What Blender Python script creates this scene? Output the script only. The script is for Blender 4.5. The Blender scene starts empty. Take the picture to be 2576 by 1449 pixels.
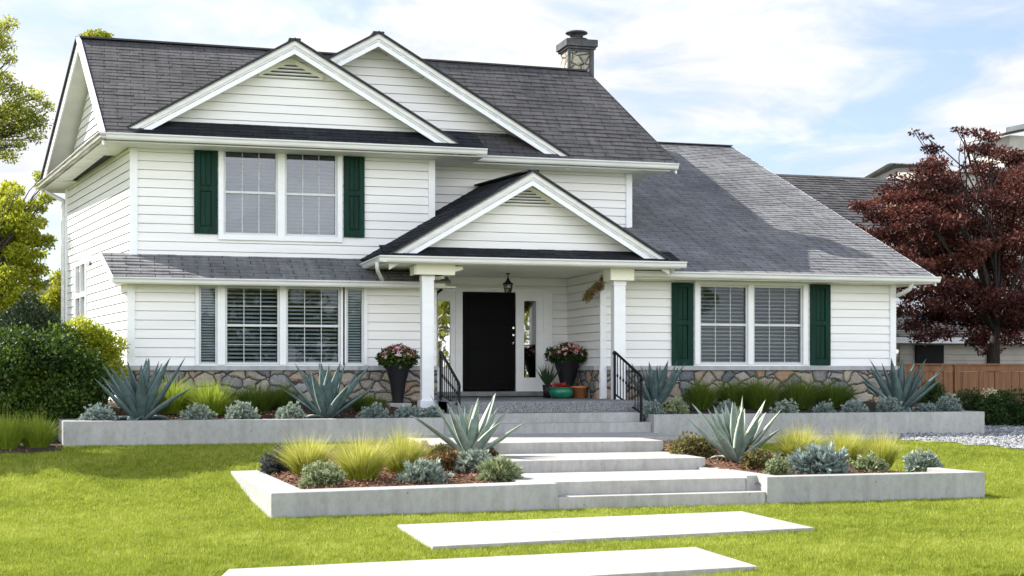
import bpy, math, random
import numpy as np
from mathutils import Vector
R = math.radians
sc = bpy.context.scene
C = sc.collection
# ------------------------------------------------------------------ camera, world, sun
YAW = R(15.65); SA, CA = math.sin(YAW), math.cos(YAW)
F, CX, HY, EYE = 3562.0, 1288.0, 927.0, 1.8       # focal length, centre and horizon on a 2576 px wide sheet
cam = bpy.data.cameras.new('camera'); co = bpy.data.objects.new('camera', cam); C.objects.link(co)
co.location = (0, 0, EYE); co.rotation_euler = (R(90), 0, -YAW)
cam.sensor_width = 36; cam.lens = 36*F/2576; cam.shift_y = (HY-724.5)/2576
cam.clip_start = 0.1; cam.clip_end = 2000
sc.camera = co
SD = Vector((-0.93, 0.76, 1.0)).normalized()        # towards the sun
w = bpy.data.worlds.new('World'); sc.world = w; w.use_nodes = True
nt = w.node_tree; nt.nodes.clear()
def N(t, typ, **kw):
    n = t.nodes.new(typ)
    for k, v in kw.items():
        if k.startswith('i_'): n.inputs[int(k[2:])].default_value = v
        else: setattr(n, k, v)
    return n
sky = N(nt, 'ShaderNodeTexSky', sky_type='NISHITA', sun_disc=False, sun_elevation=math.asin(SD.z),
        sun_rotation=math.atan2(SD.x, SD.y), air_density=1.0, dust_density=1.2, ozone_density=1.0)
tc = N(nt, 'ShaderNodeTexCoord')
sep = N(nt, 'ShaderNodeSeparateXYZ'); nt.links.new(tc.outputs['Generated'], sep.inputs[0])
def math_n(t, op, a, b=None, clamp=False):
    n = t.nodes.new('ShaderNodeMath'); n.operation = op; n.use_clamp = clamp
    for i, x in enumerate((a, b)):
        if x is None: continue
        if isinstance(x, (int, float)): n.inputs[i].default_value = x
        else: t.links.new(x, n.inputs[i])
    return n.outputs[0]
zc = math_n(nt, 'ADD', math_n(nt, 'MAXIMUM', sep.outputs[2], 0.0), 0.16)
cx = math_n(nt, 'DIVIDE', sep.outputs[0], zc); cy = math_n(nt, 'DIVIDE', sep.outputs[1], zc)
cmb = N(nt, 'ShaderNodeCombineXYZ'); nt.links.new(cx, cmb.inputs[0]); nt.links.new(cy, cmb.inputs[1])
def cloud(scale, rough, dist, off):
    mp = N(nt, 'ShaderNodeMapping'); mp.inputs['Location'].default_value = off
    nt.links.new(cmb.outputs[0], mp.inputs[0])
    n = N(nt, 'ShaderNodeTexNoise'); n.inputs['Scale'].default_value = scale; n.inputs['Detail'].default_value = 9
    n.inputs['Roughness'].default_value = rough; n.inputs['Distortion'].default_value = dist
    nt.links.new(mp.outputs[0], n.inputs['Vector']); return n.outputs[0]
c1 = cloud(0.85, 0.50, 0.25, (7.7, 2.3, 0.0)); c2 = cloud(2.6, 0.6, 0.5, (1.0, 5.0, 2.0))
cs = math_n(nt, 'ADD', math_n(nt, 'MULTIPLY', c1, 0.72), math_n(nt, 'MULTIPLY', c2, 0.28))
cr = N(nt, 'ShaderNodeValToRGB'); nt.links.new(cs, cr.inputs[0])
cr.color_ramp.elements[0].position = 0.43; cr.color_ramp.elements[0].color = (0.12, 0.12, 0.12, 1)
cr.color_ramp.elements[1].position = 0.505; cr.color_ramp.elements[1].color = (1, 1, 1, 1)
sh = N(nt, 'ShaderNodeValToRGB'); nt.links.new(c2, sh.inputs[0])
sh.color_ramp.elements[0].position = 0.35; sh.color_ramp.elements[0].color = (7.0, 7.3, 7.8, 1)
sh.color_ramp.elements[1].position = 0.62; sh.color_ramp.elements[1].color = (9.3, 9.45, 9.7, 1)
skm = N(nt, 'ShaderNodeMix', data_type='RGBA', blend_type='ADD'); skm.inputs[0].default_value = 1.0
nt.links.new(sky.outputs[0], skm.inputs[6]); skm.inputs[7].default_value = (2.1, 3.0, 4.7, 1)
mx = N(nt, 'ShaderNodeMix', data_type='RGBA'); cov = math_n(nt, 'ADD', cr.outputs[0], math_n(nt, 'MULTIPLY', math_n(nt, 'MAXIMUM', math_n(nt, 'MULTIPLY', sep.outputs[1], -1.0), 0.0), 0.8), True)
hi = N(nt, 'ShaderNodeMapRange', interpolation_type='SMOOTHSTEP'); hi.inputs[1].default_value = 0.28; hi.inputs[2].default_value = 0.75; hi.inputs[3].default_value = 1.0; hi.inputs[4].default_value = 0.12
nt.links.new(sep.outputs[2], hi.inputs[0]); cov = math_n(nt, 'MULTIPLY', cov, hi.outputs[0]); nt.links.new(cov, mx.inputs[0])
hz_ = N(nt, 'ShaderNodeVectorMath', operation='SCALE'); hz_.inputs[0].default_value = (2.2, 2.9, 4.3); nt.links.new(hi.outputs[0], hz_.inputs['Scale']); nt.links.new(hz_.outputs[0], skm.inputs[7])
nt.links.new(skm.outputs[2], mx.inputs[6]); nt.links.new(sh.outputs[0], mx.inputs[7])
bg = N(nt, 'ShaderNodeBackground'); bg.inputs[1].default_value = 0.054
bm_ = math_n(nt, 'ADD', 1.0, math_n(nt, 'MULTIPLY', math_n(nt, 'MAXIMUM', math_n(nt, 'MULTIPLY', sep.outputs[1], -1.0), 0.0), 2.1))  # sky brightened behind the camera, added fill for the front walls
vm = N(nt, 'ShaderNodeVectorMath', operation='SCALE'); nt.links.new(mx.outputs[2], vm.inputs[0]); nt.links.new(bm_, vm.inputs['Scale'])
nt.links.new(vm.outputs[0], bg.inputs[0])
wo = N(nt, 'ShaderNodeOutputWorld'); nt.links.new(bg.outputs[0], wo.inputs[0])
sl = bpy.data.lights.new('sun', 'SUN'); sl.energy = 5.0; sl.angle = R(0.5); sl.color = (1.0, 0.96, 0.89)
so = bpy.data.objects.new('sun', sl); C.objects.link(so); so.rotation_euler = SD.to_track_quat('Z', 'Y').to_euler()
sc.view_settings.view_transform = 'Standard'; sc.view_settings.look = 'None'
sc.view_settings.exposure = 1.14; sc.view_settings.gamma = 1.0
sc.render.engine = 'CYCLES'
sc.cycles.max_bounces = 8; sc.cycles.transparent_max_bounces = 12; sc.cycles.use_denoising = True
sc.cycles.sample_clamp_indirect = 6.0; sc.cycles.caustics_reflective = False; sc.cycles.caustics_refractive = False
# ------------------------------------------------------------------ helpers
def ray(px, py):
    u = (px-CX)/F; v = (HY-py)/F
    return SA+u*CA, CA-u*SA, v
def onY(px, py, Y):
    dx, dy, dz = ray(px, py); k = Y/dy
    return Vector((dx*k, Y, EYE+dz*k))
def XY(px, Y): return onY(px, HY, Y).x
def ZY(px, py, Y): return onY(px, py, Y).z
def hit(px, py, fz):
    dx, dy, dz = ray(px, py); k = 8.0
    while k < 90:
        if EYE+dz*k <= fz(dx*k, dy*k): break
        k += 0.02
    return Vector((dx*k, dy*k, fz(dx*k, dy*k)))
def mpp(px, Y):                                        # metres per sheet pixel at depth Y
    return (Y/ray(px, HY)[1])/F
base = {}
def tag(o, label=None, cat=None, group=None, kind=None):
    if label: o['label'] = label
    if cat: o['category'] = cat
    if group: o['group'] = group
    if kind: o['kind'] = kind
    return o
def thing(name, label, cat, loc=(0, 0, 0), group=None):
    o = bpy.data.objects.new(name, None); C.objects.link(o); o.location = loc; o.empty_display_size = 0.2
    base[o] = Vector(loc); return tag(o, label, cat, group)
class MB:
    def __init__(s): s.v = []; s.f = []; s.uv = []; s.hasuv = False
    def face(s, pts, uv=None):
        i = len(s.v); s.v += [tuple(p) for p in pts]; s.f.append(list(range(i, i+len(pts))))
        if uv is not None: s.hasuv = True
        s.uv += list(uv) if uv is not None else [(0.21, 0.09)]*len(pts)
        return s
    def box(s, x0, x1, y0, y1, z0, z1):
        return s.prism([(x0, y0), (x1, y0), (x1, y1), (x0, y1)], z0, z1)
    def prism(s, poly, z0, z1):                        # plan polygon, counter-clockwise
        n = len(poly)
        f0 = z0 if callable(z0) else (lambda x, y: z0); f1 = z1 if callable(z1) else (lambda x, y: z1)
        b = [(x, y, f0(x, y)) for x, y in poly]; t = [(x, y, f1(x, y)) for x, y in poly]
        s.face(t); s.face(b[::-1])
        for i in range(n): j = (i+1) % n; s.face([b[i], b[j], t[j], t[i]])
        return s
    def extr(s, poly, d):                              # 3-D polygon pushed along vector d
        d = Vector(d); a = [Vector(p) for p in poly]; b = [p+d for p in a]; n = len(a)
        nn = (a[1]-a[0]).cross(a[2]-a[0])
        if nn.dot(d) > 0: a, b = b, a
        s.face(a); s.face(b[::-1])
        for i in range(n): j = (i+1) % n; s.face([a[i], b[i], b[j], a[j]])
        return s
    def bar(s, p0, p1, w, h, up=(0, 0, 1)):            # box along a line: w sideways, h along up
        p0, p1 = Vector(p0), Vector(p1); d = (p1-p0).normalized(); sd = d.cross(Vector(up)).normalized(); u = sd.cross(d)
        a = [p0+sd*w/2*i+u*h/2*j for i, j in ((-1, -1), (1, -1), (1, 1), (-1, 1))]
        return s.extr(a, p1-p0)
    def sweep(s, prof, p0, p1, out):                   # profile (out, up) from p0 to p1
        p0, p1, o = Vector(p0), Vector(p1), Vector(out)
        a = [p0+o*q+Vector((0, 0, 1))*r for q, r in prof]; b = [p1+o*q+Vector((0, 0, 1))*r for q, r in prof]
        n = len(a)
        for i in range(n): j = (i+1) % n; s.face([a[i], b[i], b[j], a[j]])
        s.face(a[::-1]); s.face(b); return s
    def tube(s, pts, rad, seg=8, cap=True):
        pts = [Vector(p) for p in pts]; rad = rad if isinstance(rad, (list, tuple)) else [rad]*len(pts)
        rings = []; ref = Vector((0.31, 0.17, 0.93))
        for i, p in enumerate(pts):
            d = (pts[min(i+1, len(pts)-1)]-pts[max(i-1, 0)]).normalized()
            a = d.cross(ref).normalized()
            if a.length < .5: a = d.cross(Vector((1, 0, 0))).normalized()
            b = d.cross(a)
            rings.append([p+(a*math.cos(t)+b*math.sin(t))*rad[i] for t in [2*math.pi*k/seg for k in range(seg)]])
        i0 = len(s.v)
        for r in rings: s.v += [tuple(q) for q in r]
        for i in range(len(pts)-1):
            for k in range(seg):
                a = i0+i*seg+k; b = i0+i*seg+(k+1) % seg
                s.f.append([a, b, b+seg, a+seg]); s.uv += [(0, 0)]*4
        if cap:
            s.f.append([i0+k for k in range(seg)][::-1]); s.uv += [(0, 0)]*seg
            e = i0+(len(pts)-1)*seg; s.f.append([e+k for k in range(seg)]); s.uv += [(0, 0)]*seg
        return s
    def lathe(s, c, prof, seg=24, sx=1.0, sy=1.0, rot=0.0):
        i0 = len(s.v); n = len(prof)
        for r, z in prof:
            for k in range(seg):
                t = 2*math.pi*k/seg+rot; s.v.append((c[0]+r*sx*math.cos(t), c[1]+r*sy*math.sin(t), c[2]+z))
        for i in range(n-1):
            for k in range(seg):
                a = i0+i*seg+k; b = i0+i*seg+(k+1) % seg
                s.f.append([a, b, b+seg, a+seg]); s.uv += [(0, 0)]*4
        return s
def link(name, me, mat, parent=None):
    o = bpy.data.objects.new(name, me); C.objects.link(o)
    if mat: me.materials.append(mat)
    if parent is not None: o.parent = parent; base[o] = base[parent]
    else: base[o] = Vector((0, 0, 0))
    return o
def obj(name, mb, mat, parent=None, smooth=False, loc=None, bevel=0.0):
    off = base[parent] if parent is not None else Vector(loc or (0, 0, 0))
    me = bpy.data.meshes.new(name)
    me.from_pydata([(v[0]-off.x, v[1]-off.y, v[2]-off.z) for v in mb.v], [], mb.f)
    if mb.hasuv: me.uv_layers.new(name='UVMap').data.foreach_set('uv', np.array(mb.uv, np.float32).ravel())
    if smooth: me.polygons.foreach_set('use_smooth', [True]*len(me.polygons))
    o = link(name, me, mat, parent)
    if parent is None and loc is not None: o.location = loc; base[o] = Vector(loc)
    if bevel:
        import bmesh
        bm = bmesh.new(); bm.from_mesh(me); bmesh.ops.remove_doubles(bm, verts=bm.verts, dist=1e-4)
        bmesh.ops.bevel(bm, geom=[e for e in bm.edges if len(e.link_faces) == 2 and e.calc_face_angle(0) > .6], offset=bevel, segments=2, affect='EDGES', profile=.6)
        bm.to_mesh(me); bm.free()
    return o
def npmesh(name, co_, nper, mat, tint=None, parent=None, loc=None, edge=None, smooth=False):
    """co_: (n, nper, 3) vertices, one polygon of nper corners each"""
    off = base[parent] if parent is not None else Vector(loc or (0, 0, 0))
    n = co_.shape[0]; me = bpy.data.meshes.new(name)
    me.vertices.add(n*nper); me.vertices.foreach_set('co', (co_-np.array(off)).astype(np.float32).ravel())
    me.loops.add(n*nper); me.loops.foreach_set('vertex_index', np.arange(n*nper, dtype=np.int32))
    me.polygons.add(n); me.polygons.foreach_set('loop_start', np.arange(0, n*nper, nper, dtype=np.int32))
    me.update(calc_edges=True)
    if tint is not None:
        at = me.attributes.new('tint', 'FLOAT', 'POINT')
        at.data.foreach_set('value', (np.repeat(tint, nper) if tint.ndim == 1 else tint.ravel()).astype(np.float32))
    o = link(name, me, mat, parent)
    if parent is None and loc is not None: o.location = loc; base[o] = Vector(loc)
    return o
# ------------------------------------------------------------------ materials
def lnk(t, a, b): t.links.new(a, b)
def mat_base(name):
    m = bpy.data.materials.new(name); m.use_nodes = True; t = m.node_tree; b = t.nodes['Principled BSDF']
    return m, t, b
def ramp(t, src, stops):
    r = t.nodes.new('ShaderNodeValToRGB'); e = r.color_ramp.elements
    while len(e) < len(stops): e.new(0.5)
    for i, (p, c) in enumerate(stops): e[i].position = p; e[i].color = (*c, 1)
    lnk(t, src, r.inputs[0]); return r.outputs[0]
def noise(t, vec, scale, detail=4, rough=0.55, dist=0.0):
    n = t.nodes.new('ShaderNodeTexNoise'); n.inputs['Scale'].default_value = scale; n.inputs['Detail'].default_value = detail
    n.inputs['Roughness'].default_value = rough; n.inputs['Distortion'].default_value = dist
    if vec is not None: lnk(t, vec, n.inputs['Vector'])
    return n
def mapping(t, vec, scale=(1, 1, 1)):
    m = t.nodes.new('ShaderNodeMapping'); m.inputs['Scale'].default_value = scale; lnk(t, vec, m.inputs[0]); return m.outputs[0]
def bump(t, h, b, strength=0.3, dist=0.02):
    n = t.nodes.new('ShaderNodeBump'); n.inputs['Strength'].default_value = strength; n.inputs['Distance'].default_value = dist
    lnk(t, h, n.inputs['Height']); lnk(t, n.outputs[0], b.inputs['Normal']); return n
def mixc(t, f, a, b, mode='MIX'):
    n = t.nodes.new('ShaderNodeMix'); n.data_type = 'RGBA'; n.blend_type = mode
    for i, x in ((0, f), (6, a), (7, b)):
        if isinstance(x, (int, float)): n.inputs[i].default_value = x
        elif isinstance(x, tuple): n.inputs[i].default_value = (*x, 1)
        else: lnk(t, x, n.inputs[i])
    return n.outputs[2]
def m_noise(name, c0, c1, scale=3.0, rough=0.6, bstr=0.1, bdist=0.01, bscale=40, vscale=(1, 1, 1), spec=0.4, detail=5):
    m, t, b = mat_base(name); tcn = t.nodes.new('ShaderNodeTexCoord'); v = mapping(t, tcn.outputs['Object'], vscale)
    n = noise(t, v, scale, detail); lnk(t, ramp(t, n.outputs[0], [(0.3, c0), (0.7, c1)]), b.inputs['Base Color'])
    b.inputs['Roughness'].default_value = rough; b.inputs['Specular IOR Level'].default_value = spec
    if bstr: bump(t, noise(t, v, bscale, 4).outputs[0], b, bstr, bdist)
    return m
def m_leaf(name, stops, trans=0.3, rough=0.55, spec=0.3, tcol=None):
    m, t, b = mat_base(name); a = t.nodes.new('ShaderNodeAttribute'); a.attribute_name = 'tint'
    c = ramp(t, a.outputs['Fac'], stops); lnk(t, c, b.inputs['Base Color'])
    b.inputs['Roughness'].default_value = rough; b.inputs['Specular IOR Level'].default_value = spec
    if trans:
        tr = t.nodes.new('ShaderNodeBsdfTranslucent')
        lnk(t, mixc(t, 1.0, c, tcol or (1.0, 1.0, 0.5), 'MULTIPLY') if tcol else c, tr.inputs[0])
        ms = t.nodes.new('ShaderNodeMixShader'); ms.inputs[0].default_value = trans
        lnk(t, b.outputs[0], ms.inputs[1]); lnk(t, tr.outputs[0], ms.inputs[2])
        lnk(t, ms.outputs[0], t.nodes['Material Output'].inputs[0])
    return m
def m_siding(name):
    m, t, b = mat_base(name); tcn = t.nodes.new('ShaderNodeTexCoord')
    n = noise(t, mapping(t, tcn.outputs['Object'], (0.25, 0.25, 4)), 2.0, 6, 0.6)
    c = ramp(t, n.outputs[0], [(0.25, (0.755, 0.75, 0.745)), (0.6, (0.83, 0.82, 0.81)), (0.85, (0.86, 0.85, 0.84))])
    g = noise(t, mapping(t, tcn.outputs['Object'], (1, 1, 18)), 9.0, 5)
    lnk(t, c, b.inputs['Base Color']); b.inputs['Roughness'].default_value = 0.5; b.inputs['Specular IOR Level'].default_value = 0.35
    bump(t, g.outputs[0], b, 0.12, 0.004); return m
def m_shingle(name, c0, c1, c2):
    m, t, b = mat_base(name); uv = t.nodes.new('ShaderNodeUVMap'); uv.uv_map = 'UVMap'
    dn = noise(t, uv.outputs[0], 1.3, 3)
    add = t.nodes.new('ShaderNodeVectorMath'); add.operation = 'MULTIPLY_ADD'
    lnk(t, dn.outputs['Color'], add.inputs[0]); add.inputs[1].default_value = (0.05, 0.012, 0); lnk(t, uv.outputs[0], add.inputs[2])
    br = t.nodes.new('ShaderNodeTexBrick'); lnk(t, add.outputs[0], br.inputs['Vector'])
    br.inputs['Scale'].default_value = 1.0; br.inputs['Brick Width'].default_value = 0.5; br.inputs['Row Height'].default_value = 0.18
    br.inputs['Mortar Size'].default_value = 0.010; br.inputs['Mortar Smooth'].default_value = 0.3; br.inputs['Bias'].default_value = 0.0
    br.inputs['Color1'].default_value = (*c0, 1); br.inputs['Color2'].default_value = (*c1, 1)
    br.inputs['Mortar'].default_value = (*[x*0.45 for x in c2], 1)
    big = ramp(t, noise(t, uv.outputs[0], 0.5, 5, 0.6).outputs[0], [(0.3, (0.72, 0.72, 0.73)), (0.7, (1.15, 1.13, 1.1))])
    fine = ramp(t, noise(t, uv.outputs[0], 60, 3, 0.7).outputs[0], [(0.3, (0.65, 0.65, 0.65)), (0.7, (1.35, 1.35, 1.35))])
    streak = ramp(t, noise(t, mapping(t, uv.outputs[0], (5.0, 0.5, 1)), 1.5, 4, 0.6).outputs[0], [(0.35, (0.82, 0.82, 0.82)), (0.65, (1.12, 1.12, 1.12))])
    c = mixc(t, 1.0, mixc(t, 1.0, mixc(t, 1.0, br.outputs[0], big, 'MULTIPLY'), fine, 'MULTIPLY'), streak, 'MULTIPLY')
    lnk(t, c, b.inputs['Base Color']); b.inputs['Roughness'].default_value = 0.95; b.inputs['Specular IOR Level'].default_value = 0.15
    bump(t, noise(t, uv.outputs[0], 45, 4, 0.7).outputs[0], b, 0.5, 0.01); return m
def m_concrete(name, c0, c1, scale=1.2):
    m, t, b = mat_base(name); tcn = t.nodes.new('ShaderNodeTexCoord'); v = tcn.outputs['Object']
    n1 = noise(t, v, scale, 7, 0.6, 0.2); n2 = noise(t, mapping(t, v, (1, 1, .6)), 14, 5, 0.7)
    c = ramp(t, n1.outputs[0], [(0.25, c0), (0.7, c1)])
    c = mixc(t, 1.0, c, ramp(t, n2.outputs[0], [(0.3, (0.86, 0.86, 0.85)), (0.6, (1.05, 1.05, 1.05))]), 'MULTIPLY')
    vo = t.nodes.new('ShaderNodeTexVoronoi'); vo.inputs['Scale'].default_value = 5.5; lnk(t, v, vo.inputs['Vector'])
    pore = ramp(t, vo.outputs['Distance'], [(0.035, (0.5, 0.48, 0.46)), (0.075, (1, 1, 1))])
    c = mixc(t, 1.0, c, pore, 'MULTIPLY')
    st = noise(t, mapping(t, v, (3.5, 3.5, 0.35)), 2.0, 5, 0.65)
    c = mixc(t, 1.0, c, ramp(t, st.outputs[0], [(0.3, (0.88, 0.875, 0.86)), (0.55, (1.02, 1.02, 1.02))]), 'MULTIPLY')
    lnk(t, c, b.inputs['Base Color']); b.inputs['Roughness'].default_value = 0.85; b.inputs['Specular IOR Level'].default_value = 0.25
    bump(t, n2.outputs[0], b, 0.25, 0.006); return m
def m_stone(name, scale=2.7, warm=1.0, pale=False):
    m, t, b = mat_base(name); tcn = t.nodes.new('ShaderNodeTexCoord')
    dn = noise(t, tcn.outputs['Object'], 2.2, 3)
    add = t.nodes.new('ShaderNodeVectorMath'); add.operation = 'MULTIPLY_ADD'
    lnk(t, dn.outputs['Color'], add.inputs[0]); add.inputs[1].default_value = (0.28, 0.28, 0.28); lnk(t, tcn.outputs['Object'], add.inputs[2])
    v = mapping(t, add.outputs[0], (1, 1, 1.45))
    f1 = t.nodes.new('ShaderNodeTexVoronoi'); f1.inputs['Scale'].default_value = scale; lnk(t, v, f1.inputs['Vector'])
    e = t.nodes.new('ShaderNodeTexVoronoi'); e.feature = 'DISTANCE_TO_EDGE'; e.inputs['Scale'].default_value = scale; lnk(t, v, e.inputs['Vector'])
    sepc = t.nodes.new('ShaderNodeSeparateColor'); lnk(t, f1.outputs['Color'], sepc.inputs[0])
    k = warm
    c = ramp(t, sepc.outputs[0], [(0.0, (0.30, 0.27, 0.23)), (0.22, (0.40*k, 0.34*k, 0.25)), (0.40, (0.17, 0.175, 0.19)), (0.52, (0.48, 0.42, 0.32)),
        (0.66, (0.12, 0.13, 0.16)), (0.78, (0.38, 0.36, 0.33)), (0.90, (0.36, 0.23, 0.14)), (1.0, (0.34, 0.31, 0.27))])
    if pale: c = ramp(t, sepc.outputs[0], [(0.0, (0.34, 0.31, 0.25)), (0.5, (0.48, 0.44, 0.35)), (1.0, (0.28, 0.27, 0.24))])
    n2 = noise(t, tcn.outputs['Object'], 22, 6, 0.7)
    c = mixc(t, 1.0, c, ramp(t, n2.outputs[0], [(0.3, (0.62, 0.62, 0.62)), (0.7, (1.2, 1.2, 1.2))]), 'MULTIPLY')
    mk = ramp(t, e.outputs[0], [(0.018, (1, 1, 1)), (0.055, (0, 0, 0))])
    c = mixc(t, mk, c, (0.035, 0.032, 0.03)); lnk(t, c, b.inputs['Base Color']); b.inputs['Roughness'].default_value = 0.85
    hr = ramp(t, e.outputs[0], [(0.0, (0, 0, 0)), (0.16, (1, 1, 1))])
    hh = math_n(t, 'ADD', hr, math_n(t, 'MULTIPLY', n2.outputs[0], 0.25))
    bump(t, hh, b, 0.9, 0.05); return m
def m_wood(name, c0, c1, vs=(14, 14, 0.5), rough=0.7):
    m, t, b = mat_base(name); tcn = t.nodes.new('ShaderNodeTexCoord')
    n = noise(t, mapping(t, tcn.outputs['Object'], vs), 1.5, 6, 0.65)
    lnk(t, ramp(t, n.outputs[0], [(0.3, c0), (0.7, c1)]), b.inputs['Base Color']); b.inputs['Roughness'].default_value = rough
    bump(t, n.outputs[0], b, 0.3, 0.006); return m
def m_plain(name, c, rough=0.5, metal=0.0, spec=0.5):
    return_ = m_noise(name, tuple(x*0.92 for x in c), tuple(min(1, x*1.06) for x in c), 6, rough, 0.04, 0.003, 60, spec=spec)
    return_.node_tree.nodes['Principled BSDF'].inputs['Metallic'].default_value = metal; return return_
def m_glass(name, fac_face, tint=(0.75, 0.8, 0.82), ior=1.5):
    m, t, b = mat_base(name); t.nodes.remove(b)
    fr = t.nodes.new('ShaderNodeFresnel'); fr.inputs[0].default_value = ior
    f = math_n(t, 'ADD', fr.outputs[0], fac_face, True)
    tr = t.nodes.new('ShaderNodeBsdfTransparent'); tr.inputs[0].default_value = (*tint, 1)
    gl = t.nodes.new('ShaderNodeBsdfGlossy'); gl.inputs['Roughness'].default_value = 0.015
    tcn = t.nodes.new('ShaderNodeTexCoord'); bp = t.nodes.new('ShaderNodeBump'); bp.inputs['Strength'].default_value = 0.05; bp.inputs['Distance'].default_value = 0.02
    lnk(t, noise(t, tcn.outputs['Object'], 2.5, 2).outputs[0], bp.inputs['Height']); lnk(t, bp.outputs[0], gl.inputs['Normal'])
    ms = t.nodes.new('ShaderNodeMixShader'); lnk(t, f, ms.inputs[0]); lnk(t, tr.outputs[0], ms.inputs[1]); lnk(t, gl.outputs[0], ms.inputs[2])
    lnk(t, ms.outputs[0], t.nodes['Material Output'].inputs[0]); return m
M = {}
M['siding'] = m_siding('white_clapboard')
M['trim'] = m_noise('white_trim', (0.79, 0.80, 0.815), (0.85, 0.855, 0.865), 2.5, 0.45, 0.06, 0.003, 25, (1, 1, 3))
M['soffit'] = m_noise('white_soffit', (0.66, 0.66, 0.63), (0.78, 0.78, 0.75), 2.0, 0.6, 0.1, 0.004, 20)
M['cream'] = m_noise('cream_bounce_trim', (0.79, 0.775, 0.65), (0.84, 0.825, 0.71), 2.0, 0.55, 0.05, 0.003, 20)  # cream paint with the lawn's bounced light mixed into its yellow
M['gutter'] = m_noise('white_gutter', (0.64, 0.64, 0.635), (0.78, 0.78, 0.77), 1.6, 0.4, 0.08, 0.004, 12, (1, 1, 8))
M['gutter_old'] = m_noise('streaked_gutter', (0.20, 0.19, 0.17), (0.66, 0.64, 0.60), 3.5, 0.5, 0.08, 0.004, 12, (.4, .4, 14))
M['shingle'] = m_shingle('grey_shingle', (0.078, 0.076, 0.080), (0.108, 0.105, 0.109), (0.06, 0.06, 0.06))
M['shingle_light'] = m_shingle('pale_shingle', (0.185, 0.187, 0.197), (0.225, 0.227, 0.236), (0.10, 0.10, 0.10))  # paler shingle tone for the right wing and skirt roofs
M['shingle_shaded'] = m_shingle('shaded_shingle', (0.020, 0.023, 0.028), (0.034, 0.038, 0.045), (0.02, 0.02, 0.024))  # shaded copy of the shingle: pent and porch roof shade put into colour
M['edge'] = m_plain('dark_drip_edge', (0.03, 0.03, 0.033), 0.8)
M['stone'] = m_stone('field_stone', 3.3)
M['chim_stone'] = m_stone('chimney_stone', 3.6, 0.95, True)
M['ledge'] = m_concrete('grey_ledge', (0.33, 0.34, 0.35), (0.45, 0.455, 0.46), 3)
M['concrete'] = m_concrete('planter_concrete', (0.31, 0.308, 0.30), (0.40, 0.398, 0.39))
M['concrete_pale'] = m_concrete('pale_step_concrete', (0.335, 0.322, 0.30), (0.44, 0.428, 0.405), 1.8)
M['aggregate'] = m_noise('exposed_aggregate', (0.06, 0.062, 0.066), (0.30, 0.30, 0.31), 55, 0.9, 0.6, 0.01, 60, detail=3)
M['road'] = m_noise('concrete_street', (0.26, 0.26, 0.265), (0.34, 0.34, 0.345), 3, 0.9, 0.3, 0.01, 80)  # concrete street, paled so it bounces light onto the front walls
M['slate'] = m_noise('porch_slate', (0.10, 0.105, 0.115), (0.22, 0.225, 0.235), 4, 0.6, 0.2, 0.01, 18)
M['green'] = m_wood('green_shutter', (0.0012, 0.014, 0.009), (0.0035, 0.043, 0.027), (9, 9, 0.7), 0.55)
M['green'].node_tree.nodes['Principled BSDF'].inputs['Specular IOR Level'].default_value = 0.15
M['black'] = m_plain('black_door_paint', (0.0035, 0.0035, 0.004), 0.5, spec=0.06)
M['pot'] = m_plain('black_pot', (0.010, 0.010, 0.012), 0.55, spec=0.3)
M['iron'] = m_plain('black_iron', (0.006, 0.006, 0.007), 0.5, 0.0, .2)
M['chimmetal'] = m_noise('weathered_dark_metal', (0.03, 0.032, 0.036), (0.09, 0.093, 0.098), 5, 0.6, 0.1, 0.004, 20)
M['chrome'] = m_plain('brushed_metal', (0.75, 0.73, 0.7), 0.25, 1.0)
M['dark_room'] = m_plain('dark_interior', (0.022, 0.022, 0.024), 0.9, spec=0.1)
M['blind'] = m_plain('white_blind', (0.66, 0.67, 0.67), 0.6, spec=.15)
M['sash'] = m_plain('grey_white_sash', (0.60, 0.615, 0.62), 0.4)
M['glass'] = m_glass('window_glass', 0.0, ior=1.36)
M['glass_up'] = m_glass('upper_window_glass', 0.06, (0.50, 0.56, 0.62))
M['glass_side'] = m_glass('sidelight_glass', 0.45, (0.3, 0.33, 0.3))
M['lamp_glass'] = m_glass('lantern_glass', 0.1, (0.9, 0.85, 0.7))
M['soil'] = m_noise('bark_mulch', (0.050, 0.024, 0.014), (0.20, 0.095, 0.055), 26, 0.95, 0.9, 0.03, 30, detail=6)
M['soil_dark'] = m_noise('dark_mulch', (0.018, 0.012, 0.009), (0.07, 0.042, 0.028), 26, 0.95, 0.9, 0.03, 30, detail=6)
M['fence'] = m_wood('cedar_fence', (0.10, 0.040, 0.014), (0.26, 0.115, 0.044))
M['bark'] = m_noise('tree_bark', (0.022, 0.018, 0.015), (0.075, 0.062, 0.053), 6, 0.9, 0.8, 0.03, 14, (3, 3, .6))
M['bark_dark'] = m_noise('dark_bark', (0.010, 0.008, 0.007), (0.04, 0.03, 0.025), 6, 0.9, 0.8, 0.03, 14, (3, 3, .6))
M['terracotta'] = m_noise('terracotta', (0.42, 0.15, 0.05), (0.55, 0.22, 0.09), 7, 0.8, 0.1)
M['glaze'] = m_noise('green_glaze', (0.005, 0.10, 0.055), (0.015, 0.20, 0.11), 4, 0.15, 0.03)
M['house_beige'] = m_noise('pale_neighbour_siding', (0.36, 0.34, 0.31), (0.46, 0.44, 0.41), 2, 0.7, 0.1)
M['lawn_leaf'] = m_leaf('lawn_blades', [(0.0, (0.12, 0.16, 0.016)), (0.4, (0.28, 0.335, 0.034)), (0.75, (0.43, 0.47, 0.075)), (1.0, (0.62, 0.60, 0.24))], 0.38, 0.6, 0.25)
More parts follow.
